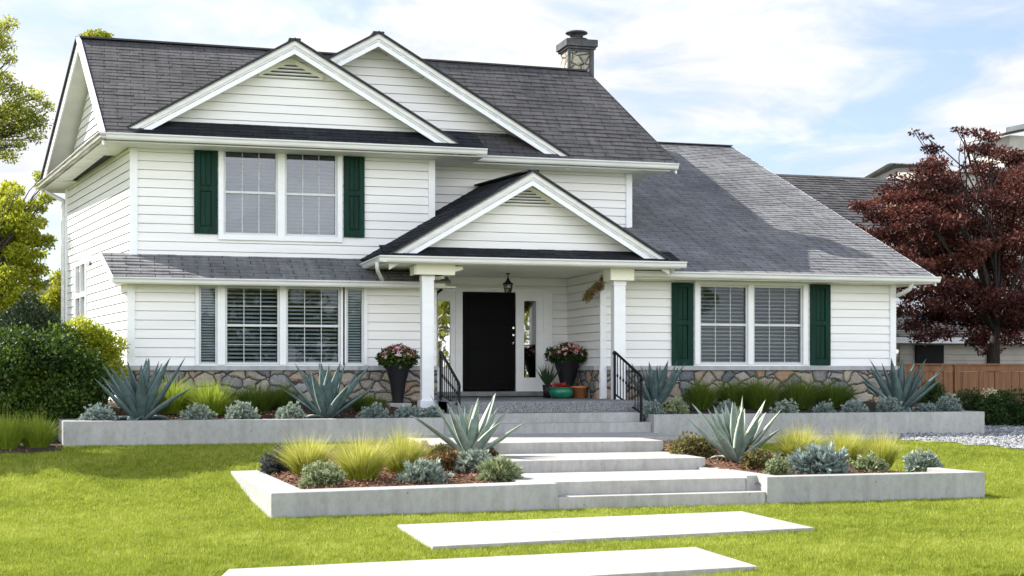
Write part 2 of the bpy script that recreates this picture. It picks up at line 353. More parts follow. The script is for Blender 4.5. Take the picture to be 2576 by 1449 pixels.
M['gr_bright'] = m_leaf('bright_grass', [(0.0, (0.20, 0.27, 0.014)), (0.5, (0.42, 0.44, 0.05)), (1.0, (0.80, 0.71, 0.36))], 0.45)
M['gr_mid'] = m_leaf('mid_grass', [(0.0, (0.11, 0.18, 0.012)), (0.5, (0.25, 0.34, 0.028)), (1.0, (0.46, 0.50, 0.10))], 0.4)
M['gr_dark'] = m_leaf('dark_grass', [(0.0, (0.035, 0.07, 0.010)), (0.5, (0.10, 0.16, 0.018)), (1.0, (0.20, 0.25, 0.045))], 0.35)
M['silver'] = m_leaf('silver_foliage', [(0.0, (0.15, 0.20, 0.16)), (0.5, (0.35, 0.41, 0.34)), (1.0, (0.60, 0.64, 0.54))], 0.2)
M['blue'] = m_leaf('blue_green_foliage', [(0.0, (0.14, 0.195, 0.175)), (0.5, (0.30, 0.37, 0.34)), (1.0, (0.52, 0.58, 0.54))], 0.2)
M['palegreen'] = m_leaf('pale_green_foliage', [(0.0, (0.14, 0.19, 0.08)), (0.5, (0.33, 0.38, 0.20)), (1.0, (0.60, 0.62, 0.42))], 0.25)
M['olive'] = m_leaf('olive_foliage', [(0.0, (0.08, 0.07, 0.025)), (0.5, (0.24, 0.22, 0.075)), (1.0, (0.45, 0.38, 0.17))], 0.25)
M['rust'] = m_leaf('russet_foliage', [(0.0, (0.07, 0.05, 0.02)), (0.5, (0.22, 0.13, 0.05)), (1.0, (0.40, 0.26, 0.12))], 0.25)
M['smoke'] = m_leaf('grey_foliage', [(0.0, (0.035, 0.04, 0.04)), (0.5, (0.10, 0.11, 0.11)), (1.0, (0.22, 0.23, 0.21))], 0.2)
M['hedge'] = m_leaf('dark_hedge_leaves', [(0.0, (0.012, 0.03, 0.007)), (0.6, (0.035, 0.075, 0.014)), (1.0, (0.10, 0.16, 0.03))], 0.3)
M['bush'] = m_leaf('bush_leaves', [(0.0, (0.008, 0.022, 0.004)), (0.5, (0.035, 0.078, 0.010)), (1.0, (0.17, 0.24, 0.025))], 0.38)
M['lime'] = m_leaf('lime_leaves', [(0.0, (0.18, 0.23, 0.012)), (0.5, (0.38, 0.42, 0.025)), (1.0, (0.60, 0.57, 0.08))], 0.5)
M['treegreen'] = m_leaf('tree_leaves', [(0.0, (0.16, 0.20, 0.018)), (0.5, (0.34, 0.37, 0.045)), (1.0, (0.56, 0.54, 0.11))], 0.55)
M['conifer'] = m_leaf('conifer_leaves', [(0.0, (0.008, 0.018, 0.008)), (0.6, (0.02, 0.04, 0.014)), (1.0, (0.05, 0.085, 0.03))], 0.15)
M['maple'] = m_leaf('maple_leaves', [(0.0, (0.02, 0.007, 0.006)), (0.5, (0.085, 0.024, 0.018)), (0.85, (0.20, 0.068, 0.048)), (1.0, (0.36, 0.185, 0.14))], 0.35)
M['flower'] = m_leaf('pink_petals', [(0.0, (0.25, 0.02, 0.03)), (0.35, (0.45, 0.10, 0.12)), (0.65, (0.75, 0.38, 0.42)), (1.0, (0.85, 0.72, 0.74))], 0.3)
M['flower_red'] = m_leaf('red_petals', [(0.0, (0.18, 0.01, 0.01)), (1.0, (0.65, 0.08, 0.05))], 0.3)
M['flower_cream'] = m_leaf('cream_petals', [(0.0, (0.55, 0.52, 0.28)), (1.0, (0.85, 0.82, 0.6))], 0.3)
M['dried'] = m_leaf('dried_leaves', [(0.0, (0.10, 0.06, 0.02)), (1.0, (0.45, 0.33, 0.15))], 0.3)
M['yucca'] = m_leaf('dark_blades', [(0.0, (0.010, 0.022, 0.012)), (1.0, (0.035, 0.065, 0.03))], 0.1, 0.35)
M['pebble'] = m_leaf('pebbles', [(0.0, (0.08, 0.082, 0.09)), (0.5, (0.25, 0.25, 0.26)), (1.0, (0.48, 0.475, 0.465))], 0.0, 0.8)
m, t, b = mat_base('agave_leaf'); M['agave'] = m
a_ = t.nodes.new('ShaderNodeAttribute'); a_.attribute_name = 'tint'
tcn = t.nodes.new('ShaderNodeTexCoord')
nz = noise(t, tcn.outputs['Object'], 9, 5, 0.65)
cin = ramp(t, nz.outputs[0], [(0.3, (0.055, 0.09, 0.095)), (0.55, (0.09, 0.14, 0.142)), (0.75, (0.16, 0.215, 0.215))])
lnk(t, mixc(t, ramp(t, a_.outputs['Fac'], [(0.86, (0, 0, 0)), (0.97, (1, 1, 1))]), cin, (0.34, 0.40, 0.34)), b.inputs['Base Color'])
b.inputs['Roughness'].default_value = 0.5; b.inputs['Specular IOR Level'].default_value = 0.35
m, t, b = mat_base('agave_bright'); M['agave_bright'] = m
a_ = t.nodes.new('ShaderNodeAttribute'); a_.attribute_name = 'tint'
tcn = t.nodes.new('ShaderNodeTexCoord')
nz = noise(t, tcn.outputs['Object'], 9, 5, 0.65)
cin = ramp(t, nz.outputs[0], [(0.3, (0.115, 0.17, 0.15)), (0.55, (0.18, 0.245, 0.215)), (0.75, (0.27, 0.335, 0.295))])
lnk(t, mixc(t, ramp(t, a_.outputs['Fac'], [(0.70, (0, 0, 0)), (0.88, (1, 1, 1))]), cin, (0.46, 0.49, 0.36)), b.inputs['Base Color'])
b.inputs['Roughness'].default_value = 0.5; b.inputs['Specular IOR Level'].default_value = 0.35
# ------------------------------------------------------------------ terrain
def smooth(a, b_, x):
    t_ = min(1, max(0, (x-a)/(b_-a))); return t_*t_*(3-2*t_)
ZP = [(17.0, 0.0), (18.5, 0.05), (20.9, 0.25), (22.3, 0.47), (23.4, 0.56), (27.0, 0.62)]
def gz(x, y):
    if y <= ZP[0][0]: z = 0.0
    elif y >= ZP[-1][0]: z = ZP[-1][1]
    else: z = float(np.interp(y, [p[0] for p in ZP], [p[1] for p in ZP]))
    return z
def gza(y): return np.interp(y, [p[0] for p in ZP], [p[1] for p in ZP])
xs = sorted(set([-900, -400, -150, -60, -30, -20, -15]+[round(-12+i*0.6, 2) for i in range(60)]+[26, 32, 45, 70, 150, 400, 900]))
ys = sorted(set([-600, -200, -60, -20, -8, 0, 6]+[round(10+i*0.4, 2) for i in range(48)]+[32, 36, 42, 50, 70, 110, 200, 500, 1200]))
v = [(x, y, gz(x, y)) for y in ys for x in xs]; nx = len(xs)
f = [[j*nx+i, j*nx+i+1, (j+1)*nx+i+1, (j+1)*nx+i] for j in range(len(ys)-1) for i in range(nx-1)]
me = bpy.data.meshes.new('ground'); me.from_pydata(v, [], f)
m, t, b = mat_base('lawn_soil'); tcn = t.nodes.new('ShaderNodeTexCoord')
n1 = noise(t, tcn.outputs['Object'], 0.5, 5); n2 = noise(t, tcn.outputs['Object'], 30, 4, 0.7)
c = mixc(t, 1.0, ramp(t, n1.outputs[0], [(0.35, (0.13, 0.17, 0.016)), (0.7, (0.19, 0.23, 0.025))]), ramp(t, n2.outputs[0], [(0.3, (0.5, 0.5, 0.5)), (0.7, (1.3, 1.3, 1.3))]), 'MULTIPLY')
sp = t.nodes.new('ShaderNodeSeparateXYZ'); lnk(t, tcn.outputs['Object'], sp.inputs[0])
far = math_n(t, 'GREATER_THAN', sp.outputs[1], 29.0)
c = mixc(t, far, c, (0.10, 0.105, 0.075)); lnk(t, c, b.inputs['Base Color']); b.inputs['Roughness'].default_value = 1.0; b.inputs['Specular IOR Level'].default_value = 0.1
bump(t, n2.outputs[0], b, 0.6, 0.03)
g = link('ground', me, m); tag(g, kind='structure')
mb = MB(); mb.box(-200, 200, 1.6, 4.6, -.05, .03); tag(obj('pavement', mb, M['concrete']), kind='structure')
mb = MB(); mb.face([(-200, -9, .012), (200, -9, .012), (200, 1.45, .012), (-200, 1.45, .012)]); tag(obj('road', mb, M['road']), kind='structure')
mb = MB(); mb.box(-200, 200, 1.45, 1.6, -.1, .12); tag(obj('kerb', mb, M['concrete_pale']), kind='structure')
# ------------------------------------------------------------------ wall and roof builders
EXP = 0.166
def clip_x(poly, z):
    xs_ = []
    n = len(poly)
    for i in range(n):
        (x0, z0), (x1, z1) = poly[i], poly[(i+1) % n]
        if abs(z1-z0) < 1e-9:
            if abs(z-z0) < 1e-6: xs_ += [x0, x1]
        elif min(z0, z1)-1e-7 <= z <= max(z0, z1)+1e-7: xs_.append(x0+(x1-x0)*(z-z0)/(z1-z0))
    return (min(xs_), max(xs_)) if xs_ else (0, 0)
def siding(mb, poly, P0, d, n, holes=(), zb=1.85, lap=0.024):
    """poly in (s, z); P0 plan origin, d unit plan direction, n outward normal"""
    P0, d, n = Vector((*P0, 0)), Vector((*d, 0)), Vector((*n, 0))
    zmin, zmax = min(p[1] for p in poly), max(p[1] for p in poly)
    def P(s_, z, k): return P0+d*s_+n*k+Vector((0, 0, z))
    lv = {zmin, zmax} | {p[1] for p in poly}
    for h in holes: lv |= {h[2], h[3]}
    k0 = math.floor((zmin-zb)/EXP)-1; boards = []
    z = zb+k0*EXP
    while z < zmax: boards.append(z); z += EXP
    for bz in boards: lv |= {bz, bz+EXP-0.012}
    lv = sorted(x for x in lv if zmin-1e-9 <= x <= zmax+1e-9)
    lv = [x for i, x in enumerate(lv) if i == 0 or x-lv[i-1] > 1e-5]
    def dep(z, bz): 
        q = (z-bz)/EXP
        return lap*(1-q)+0.006*q
    for za, zc_ in zip(lv, lv[1:]):
        zm = (za+zc_)/2; bz = zb+math.floor((zm-zb)/EXP)*EXP
        groove = zm > bz+EXP-0.012
        ka, kb = (-0.012, -0.012) if groove else (dep(za, bz), dep(zc_, bz))
        la, ra = clip_x(poly, za+1e-6); lb, rb = clip_x(poly, zc_-1e-6)
        segs = [(la, ra, lb, rb)]
        for h in holes:
            if h[2]-1e-6 <= za and zc_ <= h[3]+1e-6:
                ns = []
                for s_ in segs:
                    if h[1] <= min(s_[0], s_[2]) or h[0] >= max(s_[1], s_[3]): ns.append(s_); continue
                    if h[0] > max(s_[0], s_[2]): ns.append((s_[0], h[0], s_[2], h[0]))
                    if h[1] < min(s_[1], s_[3]): ns.append((h[1], s_[1], h[1], s_[3]))
                segs = ns
        for a, b1, c_, d1 in segs:
            mb.face([P(a, za, ka), P(b1, za, ka), P(d1, zc_, kb), P(c_, zc_, kb)])
            if not groove and abs(za-bz) < 1e-5: mb.face([P(a, za, ka), P(a, za, -0.012), P(b1, za, -0.012), P(b1, za, ka)])
    return mb
def roofplane(mb, poly3, o3, du, dv, seed=0, step=0.013, exp=0.15):
    """convex planar polygon; du along the eave, dv up the slope"""
    rng = random.Random(seed); o3, du = Vector(o3), Vector(du).normalized(); dv = Vector(dv); dv = (dv-du*dv.dot(du)).normalized()
    nn = du.cross(dv); nn = nn if nn.z > 0 else -nn
    pol = [((Vector(p)-o3).dot(du), (Vector(p)-o3).dot(dv)) for p in poly3]
    def P(u, v_, k): return o3+du*u+dv*v_+nn*k
    vmin, vmax = min(p[1] for p in pol), max(p[1] for p in pol)
    def X(v_): return clip_x(pol, min(max(v_, vmin+1e-6), vmax-1e-6))
    nrow = max(1, round((vmax-vmin)/exp)); e = (vmax-vmin)/nrow; V_ = lambda v_: (v_-vmin)/e*0.18+0.0
    wob0 = None
    for r in range(nrow):
        va, vb = vmin+r*e, vmin+(r+1)*e
        la, ra = X(va); lb, rb = X(vb)
        L = max(ra, rb)-min(la, lb); n = max(1, int(L/0.33))
        th = [step*rng.uniform(0.55, 1.45) for _ in range(n)]
        dvs = [rng.uniform(-0.02, 0.006) if 0 < r else 0 for _ in range(n+1)]
        for i in range(n):
            q0, q1 = i/n, (i+1)/n
            a0, a1 = la+(ra-la)*q0, la+(ra-la)*q1; b0, b1 = lb+(rb-lb)*q0, lb+(rb-lb)*q1
            k = th[i]; w0, w1 = dvs[i], dvs[i+1]
            mb.face([P(a0, va+w0, k), P(a1, va+w1, k), P(b1, vb, 0.004), P(b0, vb, 0.004)], [(a0, V_(va)), (a1, V_(va)), (b1, V_(vb)), (b0, V_(vb))])
            mb.face([P(a0, va+w0, -0.004), P(a1, va+w1, -0.004), P(a1, va+w1, k), P(a0, va+w0, k)], [(a0, V_(va)+.06), (a1, V_(va)+.06), (a1, V_(va)+.08), (a0, V_(va)+.08)])
    mb.face([P(u, v_, -0.015) for u, v_ in pol], [(u, v_) for u, v_ in pol])
    return mb
GUT = [(0, 0), (0.075, 0), (0.095, 0.025), (0.105, 0.07), (0.13, 0.095), (0.13, 0.115), (0.115, 0.115), (0.10, 0.095), (0.02, 0.095), (0, 0.115)]
def gutter(name, p0, p1, out, parent, mat='gutter'):
    return obj(name, MB().sweep(GUT, p0, p1, out), M[mat], parent)
# ------------------------------------------------------------------ THE HOUSE
H = thing('house', 'white two-storey clapboard house with grey shingle roofs, three front gables and black front door', 'house', (5.9, 27.2, 0.6))
ZL = 1.85                                              # siding starts above the stone
YL, YU, YB, YW = 26.4, 27.2, 28.05, 26.0              # wall planes: lower left, upper left, back, right wing
ZS = 5.92                                              # upper soffit
ACx, ACy = 0.22, YL; AUx, AUy = 0.276, YU; Bx, By = -1.05, 33.8
XLr, XUr = 5.9, 6.02; XR0 = 9.06; XR1 = XY(2250, YW); XMr = 10.46
def rect(x0, x1, z0, z1): return [(x0, z0), (x1, z0), (x1, z1), (x0, z1)]
# openings measured on their wall planes
def op(pxl, pxr, pyt, pyb, Y):
    return [XY(pxl, Y), XY(pxr, Y), ZY((pxl+pxr)/2, pyb, Y), ZY((pxl+pxr)/2, pyt, Y)]
W1 = op(562, 848, 380, 594, YU); W2 = op(566, 856, 721, 921, YL); W3 = op(1758, 2018, 718, 917, YW)
W2a = op(500, 547, 721, 919, YL); W2b = op(870, 915, 722, 919, YL)
for q in (W2, W2a, W2b): q[2] = ZL+0.02; q[3] = W2[3]
W3[2] = ZL+0.03
DR = [XY(1092, YB), XY(1366, YB), 1.22, ZY(1230, 733, YB)]
mb = MB()
siding(mb, rect(0, XLr-ACx, ZL, 3.55), (ACx, YL), (1, 0), (0, -1), [(q[0]-ACx, q[1]-ACx, q[2], q[3]) for q in (W2, W2a, W2b)])
obj('wall', mb, M['siding'], H)
mb = MB()
siding(mb, rect(0, XUr-AUx, 3.7, 6.02), (AUx, YU), (1, 0), (0, -1), [(W1[0]-AUx, W1[1]-AUx, W1[2], W1[3])])
obj('wall', mb, M['siding'], H)
mb = MB(); siding(mb, rect(0, YB-YU+.02, 3.4, 6.02), (XUr, YU), (0, 1), (1, 0)); obj('wall', mb, M['siding'], H); mb = MB(); siding(mb, rect(0, YB-YL, 1.2, 3.6), (XLr, YL), (0, 1), (1, 0))
obj('wall', mb, M['siding'], H)
mb = MB(); siding(mb, rect(0, XMr-XLr, 1.35, 6.02), (XLr, YB), (1, 0), (0, -1), [(DR[0]-XLr-.02, DR[1]-XLr+.02, 1.3, DR[3])])
obj('wall', mb, M['siding'], H)
# right return wall of the porch and the right wing front
mb = MB(); siding(mb, rect(0, YB-YW, ZL, 3.72), (XR0, YB), (0, -1), (-1, 0)); obj('wall', mb, M['siding'], H)
mb = MB(); siding(mb, rect(0, XR1-XR0, ZL, 3.62), (XR0, YW), (1, 0), (0, -1), [(W3[0]-XR0, W3[1]-XR0, W3[2], W3[3])]); obj('wall', mb, M['siding'], H)
# right faces (seen from a step aside) and back
mb = MB(); siding(mb, [(0, 3.0), (6.0, 5.4), (6.0, 6.0), (2.4, 7.9), (0, 6.0)], (XMr, YB), (0, 1), (1, 0)); obj('wall', mb, M['siding'], H)
mb = MB(); siding(mb, [(0, 1.0), (14.0, 1.0), (14, 5.0), (9.0, 7.2), (0, 3.7)], (XR1, YW), (0, 1), (1, 0)); obj('wall', mb, M['siding'], H)
# left side: lower and upper, with the side window hole
dS = Vector((Bx-ACx, By-ACy)); LS = dS.length; dS.normalize(); nS = Vector((-dS.y, dS.x))
def on_side(px, py, A=(ACx, ACy), d=dS):
    dx, dy, dz = ray(px, py)
    # A + s d = k (dx, dy)
    det = d.x*(-dy)+dx*d.y
    s_ = (-A[0]*(-dy)-dx*A[1])/det
    k = (A[1]+s_*d.y)/dy
    return s_, EYE+dz*k
s1, zt = on_side(195, 672); s0, _ = on_side(219, 700); _, zb_ = on_side(207, 818)
SW = [min(s0, s1), max(s0, s1), zb_, zt]
mb = MB(); siding(mb, [(0, .9), (LS, .9), (LS, 3.92), (1.1, 3.92), (0, 3.42)], (ACx, ACy), dS, nS, [SW]); obj('wall', mb, M['siding'], H)
dU = Vector((Bx-AUx, By-AUy)); LU = dU.length; dU.normalize(); nU = Vector((-dU.y, dU.x))
ys_r = (30.2-AUy)/dU.y
mb = MB(); siding(mb, rect(0, LU, 3.9, 6.1), (AUx, AUy), dU, nU); obj('wall', mb, M['siding'], H); mb = MB()
siding(mb, [(0, 6.1), (LU, 6.1), (ys_r, 8.25)], (AUx, AUy), dU, nU, lap=0.03); obj('wall', mb, M['siding'], H)
mb = MB(); mb.box(-1.0, 10.4, 33.75, 33.8, 0.6, 6.0); obj('wall', mb, M['house_beige'], H); mb = MB(); mb.box(10.3, 15.4, 39.9, 40.0, .6, 5.); obj('wall', mb, M['house_beige'], H)
# roofs ------------------------------------------------
RL = Vector((-0.70, 30.2, 8.53)); RR = Vector((10.18, 30.2, 8.46))
G0 = Vector((-0.19, 26.55, 6.05)); G1 = Vector((-1.63, 34.4, 6.0)); E1 = Vector((11.2, 27.4, 6.05)); E2 = Vector((9.3, 34.0, 6.0))
def dvec(a, b): return (Vector(b)-Vector(a))
mb = MB(); sl_ = Vector((0, 3.65, 2.48))
roofplane(mb, [G0, (0.3, 26.55, 6.05), (3.3, 29.45, 6.05+2.9*2.48/3.65), (3.3, 30.2, 8.53), RL], G0, (1, 0, 0), sl_, 1)
s2 = Vector((0, 2.8, 2.48))
roofplane(mb, [(3.25, 27.4, 6.05), E1, RR, (3.25, 30.2, 8.53)], (3.25, 27.4, 6.05), (1, 0, 0), s2, 2)
mb.face([G1, E2, RR, RL], [(0, 0), (10, 0), (10, 4.5), (0, 4.5)])
mb.bar(RL+Vector((0, 0, .02)), RR+Vector((0, 0, .02)), 0.24, 0.035)
obj('roof', mb, M['shingle'], H)
# underside panels, white
def under(mb, pts, k=-0.14): mb.face([Vector(p)+Vector((0, 0, k)) for p in pts])
mb = MB()
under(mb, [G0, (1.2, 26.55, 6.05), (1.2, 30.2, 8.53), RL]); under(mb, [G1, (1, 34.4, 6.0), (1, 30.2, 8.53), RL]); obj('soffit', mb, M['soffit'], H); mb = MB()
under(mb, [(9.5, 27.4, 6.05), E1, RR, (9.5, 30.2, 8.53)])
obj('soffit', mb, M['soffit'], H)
def board(mb, p0, p1, h, th, out, drop=0.0):           # fascia: hangs h below the line p0-p1, th thick towards out
    p0, p1 = Vector(p0)-Vector((0, 0, drop)), Vector(p1)-Vector((0, 0, drop)); dz = Vector((0, 0, -h))
    mb.extr([p0, p1, p1+dz, p0+dz], Vector(out)*th); return mb
oL = Vector((-dU.y, dU.x, 0))
mb = MB(); board(mb, G0, RL, 0.22, 0.035, oL); board(mb, G1, RL, 0.22, 0.035, oL); obj('rake_board', mb, M['trim'], H)
mb = MB(); board(mb, E1, RR, 0.2, 0.035, (1, -.1, 0)); obj('rake_board', mb, M['trim'], H)
mb = MB()
mb.bar(Vector(G1)+Vector((-.05, 0, .03)), Vector(RL)+Vector((-.05, 0, .035)), 0.06, 0.035); obj('drip_edge', mb, M['edge'], H)
mb = MB(); mb.bar(Vector(G0)+Vector((-.03, 0, .012)), Vector(RL)+Vector((-.03, 0, .015)), 0.09, 0.045); obj('rake_cap', mb, M['trim'], H)
mb = MB(); mb.bar(Vector(E1)+Vector((.03, 0, .01)), Vector(RR)+Vector((.03, 0, .01)), 0.05, 0.03); obj('drip_edge', mb, M['edge'], H)
# gable roofs
def gable_roof(Lx, Lz, Px, Pz, Rx, Rz, Yf, Yb, Yw, wallbase, seed, over=0.05, mat='shingle', fb=0.25, spl=(0, 0)):
    L, P_, R_ = Vector((Lx, Yf, Lz)), Vector((Px, Yf, Pz)), Vector((Rx, Yf, Rz)); D = Vector((spl[0], Yb-Yf, spl[1])); o = D.normalized()*-over
    mb = MB()
    roofplane(mb, [L+o, P_+o, P_+D, L+D], L+o, D, P_-L, seed); roofplane(mb, [R_+o, P_+o, P_+D, R_+D], R_+o, D, P_-R_, seed+1)
    mb.bar(P_+o+Vector((0, 0, .02)), P_+D+Vector((0, 0, .02)), 0.22, 0.03)
    obj('roof', mb, M[mat], H)
    mb = MB()
    for a in (L, R_):
        dz = Vector((0, 0, 0.006)); mb = MB(); mb.extr([a+o+dz, P_+o+dz, P_+o+dz+Vector((0, 0, .035)), a+o+dz+Vector((0, 0, .035))], (0, -0.03, 0))
        obj('drip_edge', mb, M['edge'], H)
    mb = MB()
    for a in (L, R_): obj('rake_board', board(MB(), a, P_, fb, 0.04, (0, 1, 0)), M['trim'], H)
    mb = MB()
    for a in (L, R_): obj('rake_crown', board(MB(), a, P_, 0.10, 0.03, (0, -1, 0), 0.0), M['gutter'], H)
    mb = MB()                                          # soffit under the overhang, with panel joints
    for a in (L, R_):
        mb = MB(); dd = (P_-a); n = max(2, int(dd.length/0.28)); k = Vector((0, 0, -0.15))
        for i in range(n):
            q0, q1 = i/n+0.004, (i+1)/n-0.004
            mb.extr([a+dd*q0+k, a+dd*q1+k, a+dd*q1+k+Vector((0, Yw-Yf, 0)), a+dd*q0+k+Vector((0, Yw-Yf, 0))], (0, 0, 0.012))
        mb.extr([a+k+Vector((0, 0.04, 0.025)), P_+k+Vector((0, 0.04, 0.025)), P_+k+Vector((0, Yw-Yf, 0.025)), a+k+Vector((0, Yw-Yf, 0.025))], (0, 0, 0.02))
        obj('soffit', mb, M['soffit'], H)
    # gable wall
    k = 0.15; sl1 = (Pz-Lz)/(Px-Lx); sl2 = (Pz-Rz)/(Rx-Px)
    xl = Lx+(wallbase+k-Lz)/sl1; xr = Rx-(wallbase+k-Rz)/sl2
    mb = MB(); siding(mb, [(xl-.1, wallbase), (xr+.1, wallbase), (Px, Pz-k+.03)], (0, Yw), (1, 0), (0, -1)); obj('wall', mb, M['siding'], H)
gable_roof(0.21, 6.17, 3.25, 7.97, 6.39, 6.17, 26.75, 29.9, 27.2, 6.42, 11)
gable_roof(1.06, 6.12, 4.98, 8.38, 8.9, 6.12, 27.5, 30.4, 28.05, 6.5, 13)
gable_roof(4.72, 3.82, 7.40, 5.42, 10.1, 3.82, 25.0, 28.05, 25.45, 4.03, 15, mat='shingle_shaded', spl=(-.24, .10))
# pent strips
mb = MB(); roofplane(mb, [(0.1, 26.55, 6.05), (6.9, 26.55, 6.05), (6.9, 27.25, 6.45), (0.1, 27.25, 6.45)], (0, 26.55, 6.05), (1, 0, 0), (0, .7, .4), 21)
mb.face([(6.9, 26.55, 6.03), (6.9, 28.05, 6.03), (6.9, 28.05, 6.6), (6.9, 27.25, 6.44)], [(0, 0)]*4)
roofplane(mb, [(6.3, 27.2, 6.42), (6.9, 27.2, 6.42), (6.9, 28.05, 6.62), (6.3, 28.05, 6.62)], (6.3, 27.2, 6.42), (1, 0, 0), (0, .85, .2), 22)
obj('pent_roof', mb, M['shingle_shaded'], H)
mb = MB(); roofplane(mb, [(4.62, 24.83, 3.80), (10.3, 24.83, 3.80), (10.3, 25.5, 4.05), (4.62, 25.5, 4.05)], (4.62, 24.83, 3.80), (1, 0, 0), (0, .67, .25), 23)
obj('pent_roof', mb, M['shingle_shaded'], H)
# skirt roof over the lower left front
SKx = XY(285, 26.05)
mb = MB(); roofplane(mb, [(SKx, 26.05, 3.42), (6.1, 26.05, 3.42), (6.1, 27.25, 3.94), (SKx-.22, 27.25, 3.94)], (SKx, 26.05, 3.42), (1, 0, 0), (0, 1.2, .52), 24, 0.024, 0.17)
obj('skirt_roof', mb, M['shingle_light'], H)
mb = MB(); board(mb, (SKx, 26.05, 3.42), (SKx-.22, 27.25, 3.94), 0.11, 0.03, (-1, -.1, 0), -.01); obj('rake_board', mb, M['trim'], H)
mb = MB(); mb.prism([(SKx+.02, 26.07), (XLr+.3, 26.07), (XLr+.3, YL), (SKx+.02, YL+.7)], 3.40-0.075, 3.40-0.05); obj('fascia', MB().box(SKx+.03, 6.0, 26.07, 26.09, 3.352, 3.42), M['cream'], H); obj('soffit', mb, M['cream'], H)
gutter('gutter', (SKx, 26.06, 3.305), (5.75, 26.06, 3.305), (0, -1, 0), H)
# upper gutters and soffits
gutter('gutter', (G0.x-.02, 26.56, 5.93), (6.92, 26.56, 5.93), (0, -1, 0), H)
gutter('gutter', (6.8, 27.41, 5.93), (11.24, 27.41, 5.93), (0, -1, 0), H)
mb = MB(); mb.sweep(GUT, (G0.x+.03, G0.y-.1, 5.93), (G1.x, G1.y, 5.93), oL); obj('gutter', mb, M['gutter_old'], H)
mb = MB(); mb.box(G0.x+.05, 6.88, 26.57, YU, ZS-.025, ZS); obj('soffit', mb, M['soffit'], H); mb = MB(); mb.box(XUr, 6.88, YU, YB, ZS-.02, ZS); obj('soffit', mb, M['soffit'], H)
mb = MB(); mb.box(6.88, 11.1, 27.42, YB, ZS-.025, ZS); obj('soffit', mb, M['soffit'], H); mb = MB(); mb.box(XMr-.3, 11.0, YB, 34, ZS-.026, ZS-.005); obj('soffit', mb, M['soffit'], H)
mb = MB()                                              # left side soffit boards with joints and the gap by the wall
nb = 13
for i in range(nb):
    q0, q1 = i/nb+.0015, (i+1)/nb-.0015
    a0, a1 = G0.lerp(G1, q0), G0.lerp(G1, q1); w0 = Vector((AUx, AUy-.6, 0)).lerp(Vector((Bx, By+.3, 0)), q0); w1 = Vector((AUx, AUy-.6, 0)).lerp(Vector((Bx, By+.3, 0)), q1)
    gap = 0.17 if 3 <= i <= 9 else -0.05
    w0 = w0+oL*gap; w1 = w1+oL*gap
    mb.extr([(a0.x, a0.y, ZS-.02), (a1.x, a1.y, ZS-.02), (w1.x, w1.y, ZS-.02), (w0.x, w0.y, ZS-.02)], (0, 0, .02))
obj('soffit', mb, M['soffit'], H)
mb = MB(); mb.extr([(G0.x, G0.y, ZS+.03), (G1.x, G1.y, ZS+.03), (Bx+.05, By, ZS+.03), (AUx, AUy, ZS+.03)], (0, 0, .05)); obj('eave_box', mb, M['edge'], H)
# porch eave
gutter('gutter', (4.50, 24.84, 3.69), (10.34, 24.84, 3.69), (0, -1, 0), H)
gutter('gutter', (4.63, 24.75, 3.69), (4.63, 27.2, 3.69), (-1, 0, 0), H)
mb = MB(); mb.box(4.64, 10.28, 24.85, YB, 3.68, 3.705); obj('porch_ceiling', mb, M['cream'], H)
mb = MB(); mb.box(XY(1047, 25.08), 5.95, 25.08, 25.52, 3.50, 3.68)
mb.extr([(5.2, 25.1, 3.66), (6.1, 25.1, 3.66), (6.1, 25.1, 3.60), (5.75, 25.1, 3.50), (5.2, 25.1, 3.50)], (0, .4, 0)); obj('beam', mb, M['cream'], H)
mb = MB(); mb.box(8.95, 9.42, 25.08, 25.5, 3.46, 3.68); mb.box(9.08, 9.42, 25.5, 26.0, 3.46, 3.68); obj('beam', mb, M['cream'], H)
mb = MB(); mb.box(5.55, 5.85, 25.5, YL+.02, 3.46, 3.68); obj('beam', mb, M['cream'], H)
# right wing roof
s3 = Vector((0, 9.9, 4.14))
mb = MB(); roofplane(mb, [(9.1, 25.4, 3.66), (16.05, 25.4, 3.66), (16.05, 35.3, 7.80), (9.1, 35.3, 7.80)], (9.1, 25.4, 3.66), (1, 0, 0), s3, 31, 0.016, 0.165)
mb.face([(9.1, 35.3, 7.8), (16.05, 35.3, 7.8), (16.05, 41, 5.4), (9.1, 41, 5.4)], [(0, 0)]*4)
mb.bar((9.1, 35.3, 7.82), (16.05, 35.3, 7.82), 0.25, 0.02)
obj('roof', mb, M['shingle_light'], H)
mb = MB(); board(mb, (16.05, 25.4, 3.66), (16.05, 35.3, 7.8), 0.18, 0.03, (1, 0, 0)); obj('rake_board', mb, M['trim'], H)
gutter('gutter', (9.35, 25.41, 3.545), (16.12, 25.41, 3.545), (0, -1, 0), H)
mb = MB(); mb.box(9.42, 16.02, 25.42, YW+.02, 3.52, 3.545); obj('soffit', mb, M['cream'], H); mb = MB(); mb.box(XR1, 16.02, YW, 40, 3.521, 3.54); obj('soffit', mb, M['cream'], H)
# added unseen roof behind the main ridge, shaped to shade the right wing roof
mb = MB(); A_, B_, C_, D_ = (10.35, 31.0, 8.6), (12.0, 36.0, 9.65), (6.0, 36.0, 9.65), (6.0, 31.0, 8.6)
mb.face([A_, B_, C_, D_], [(.2, .1)]*4); mb.face([B_, (12.2, 39, 8.4), (6, 39, 8.4), C_], [(.2, .1)]*4)
mb.face([A_, (10.35, 31.0, 6), (12.2, 39, 6), (12.2, 39, 8.4), B_], [(.2, .1)]*5); mb.face([D_, C_, (6, 39, 8.4), (6, 39, 6), (6, 31, 6)], [(.2, .1)]*5)
obj('shadow_roof', mb, M['shingle'], H)
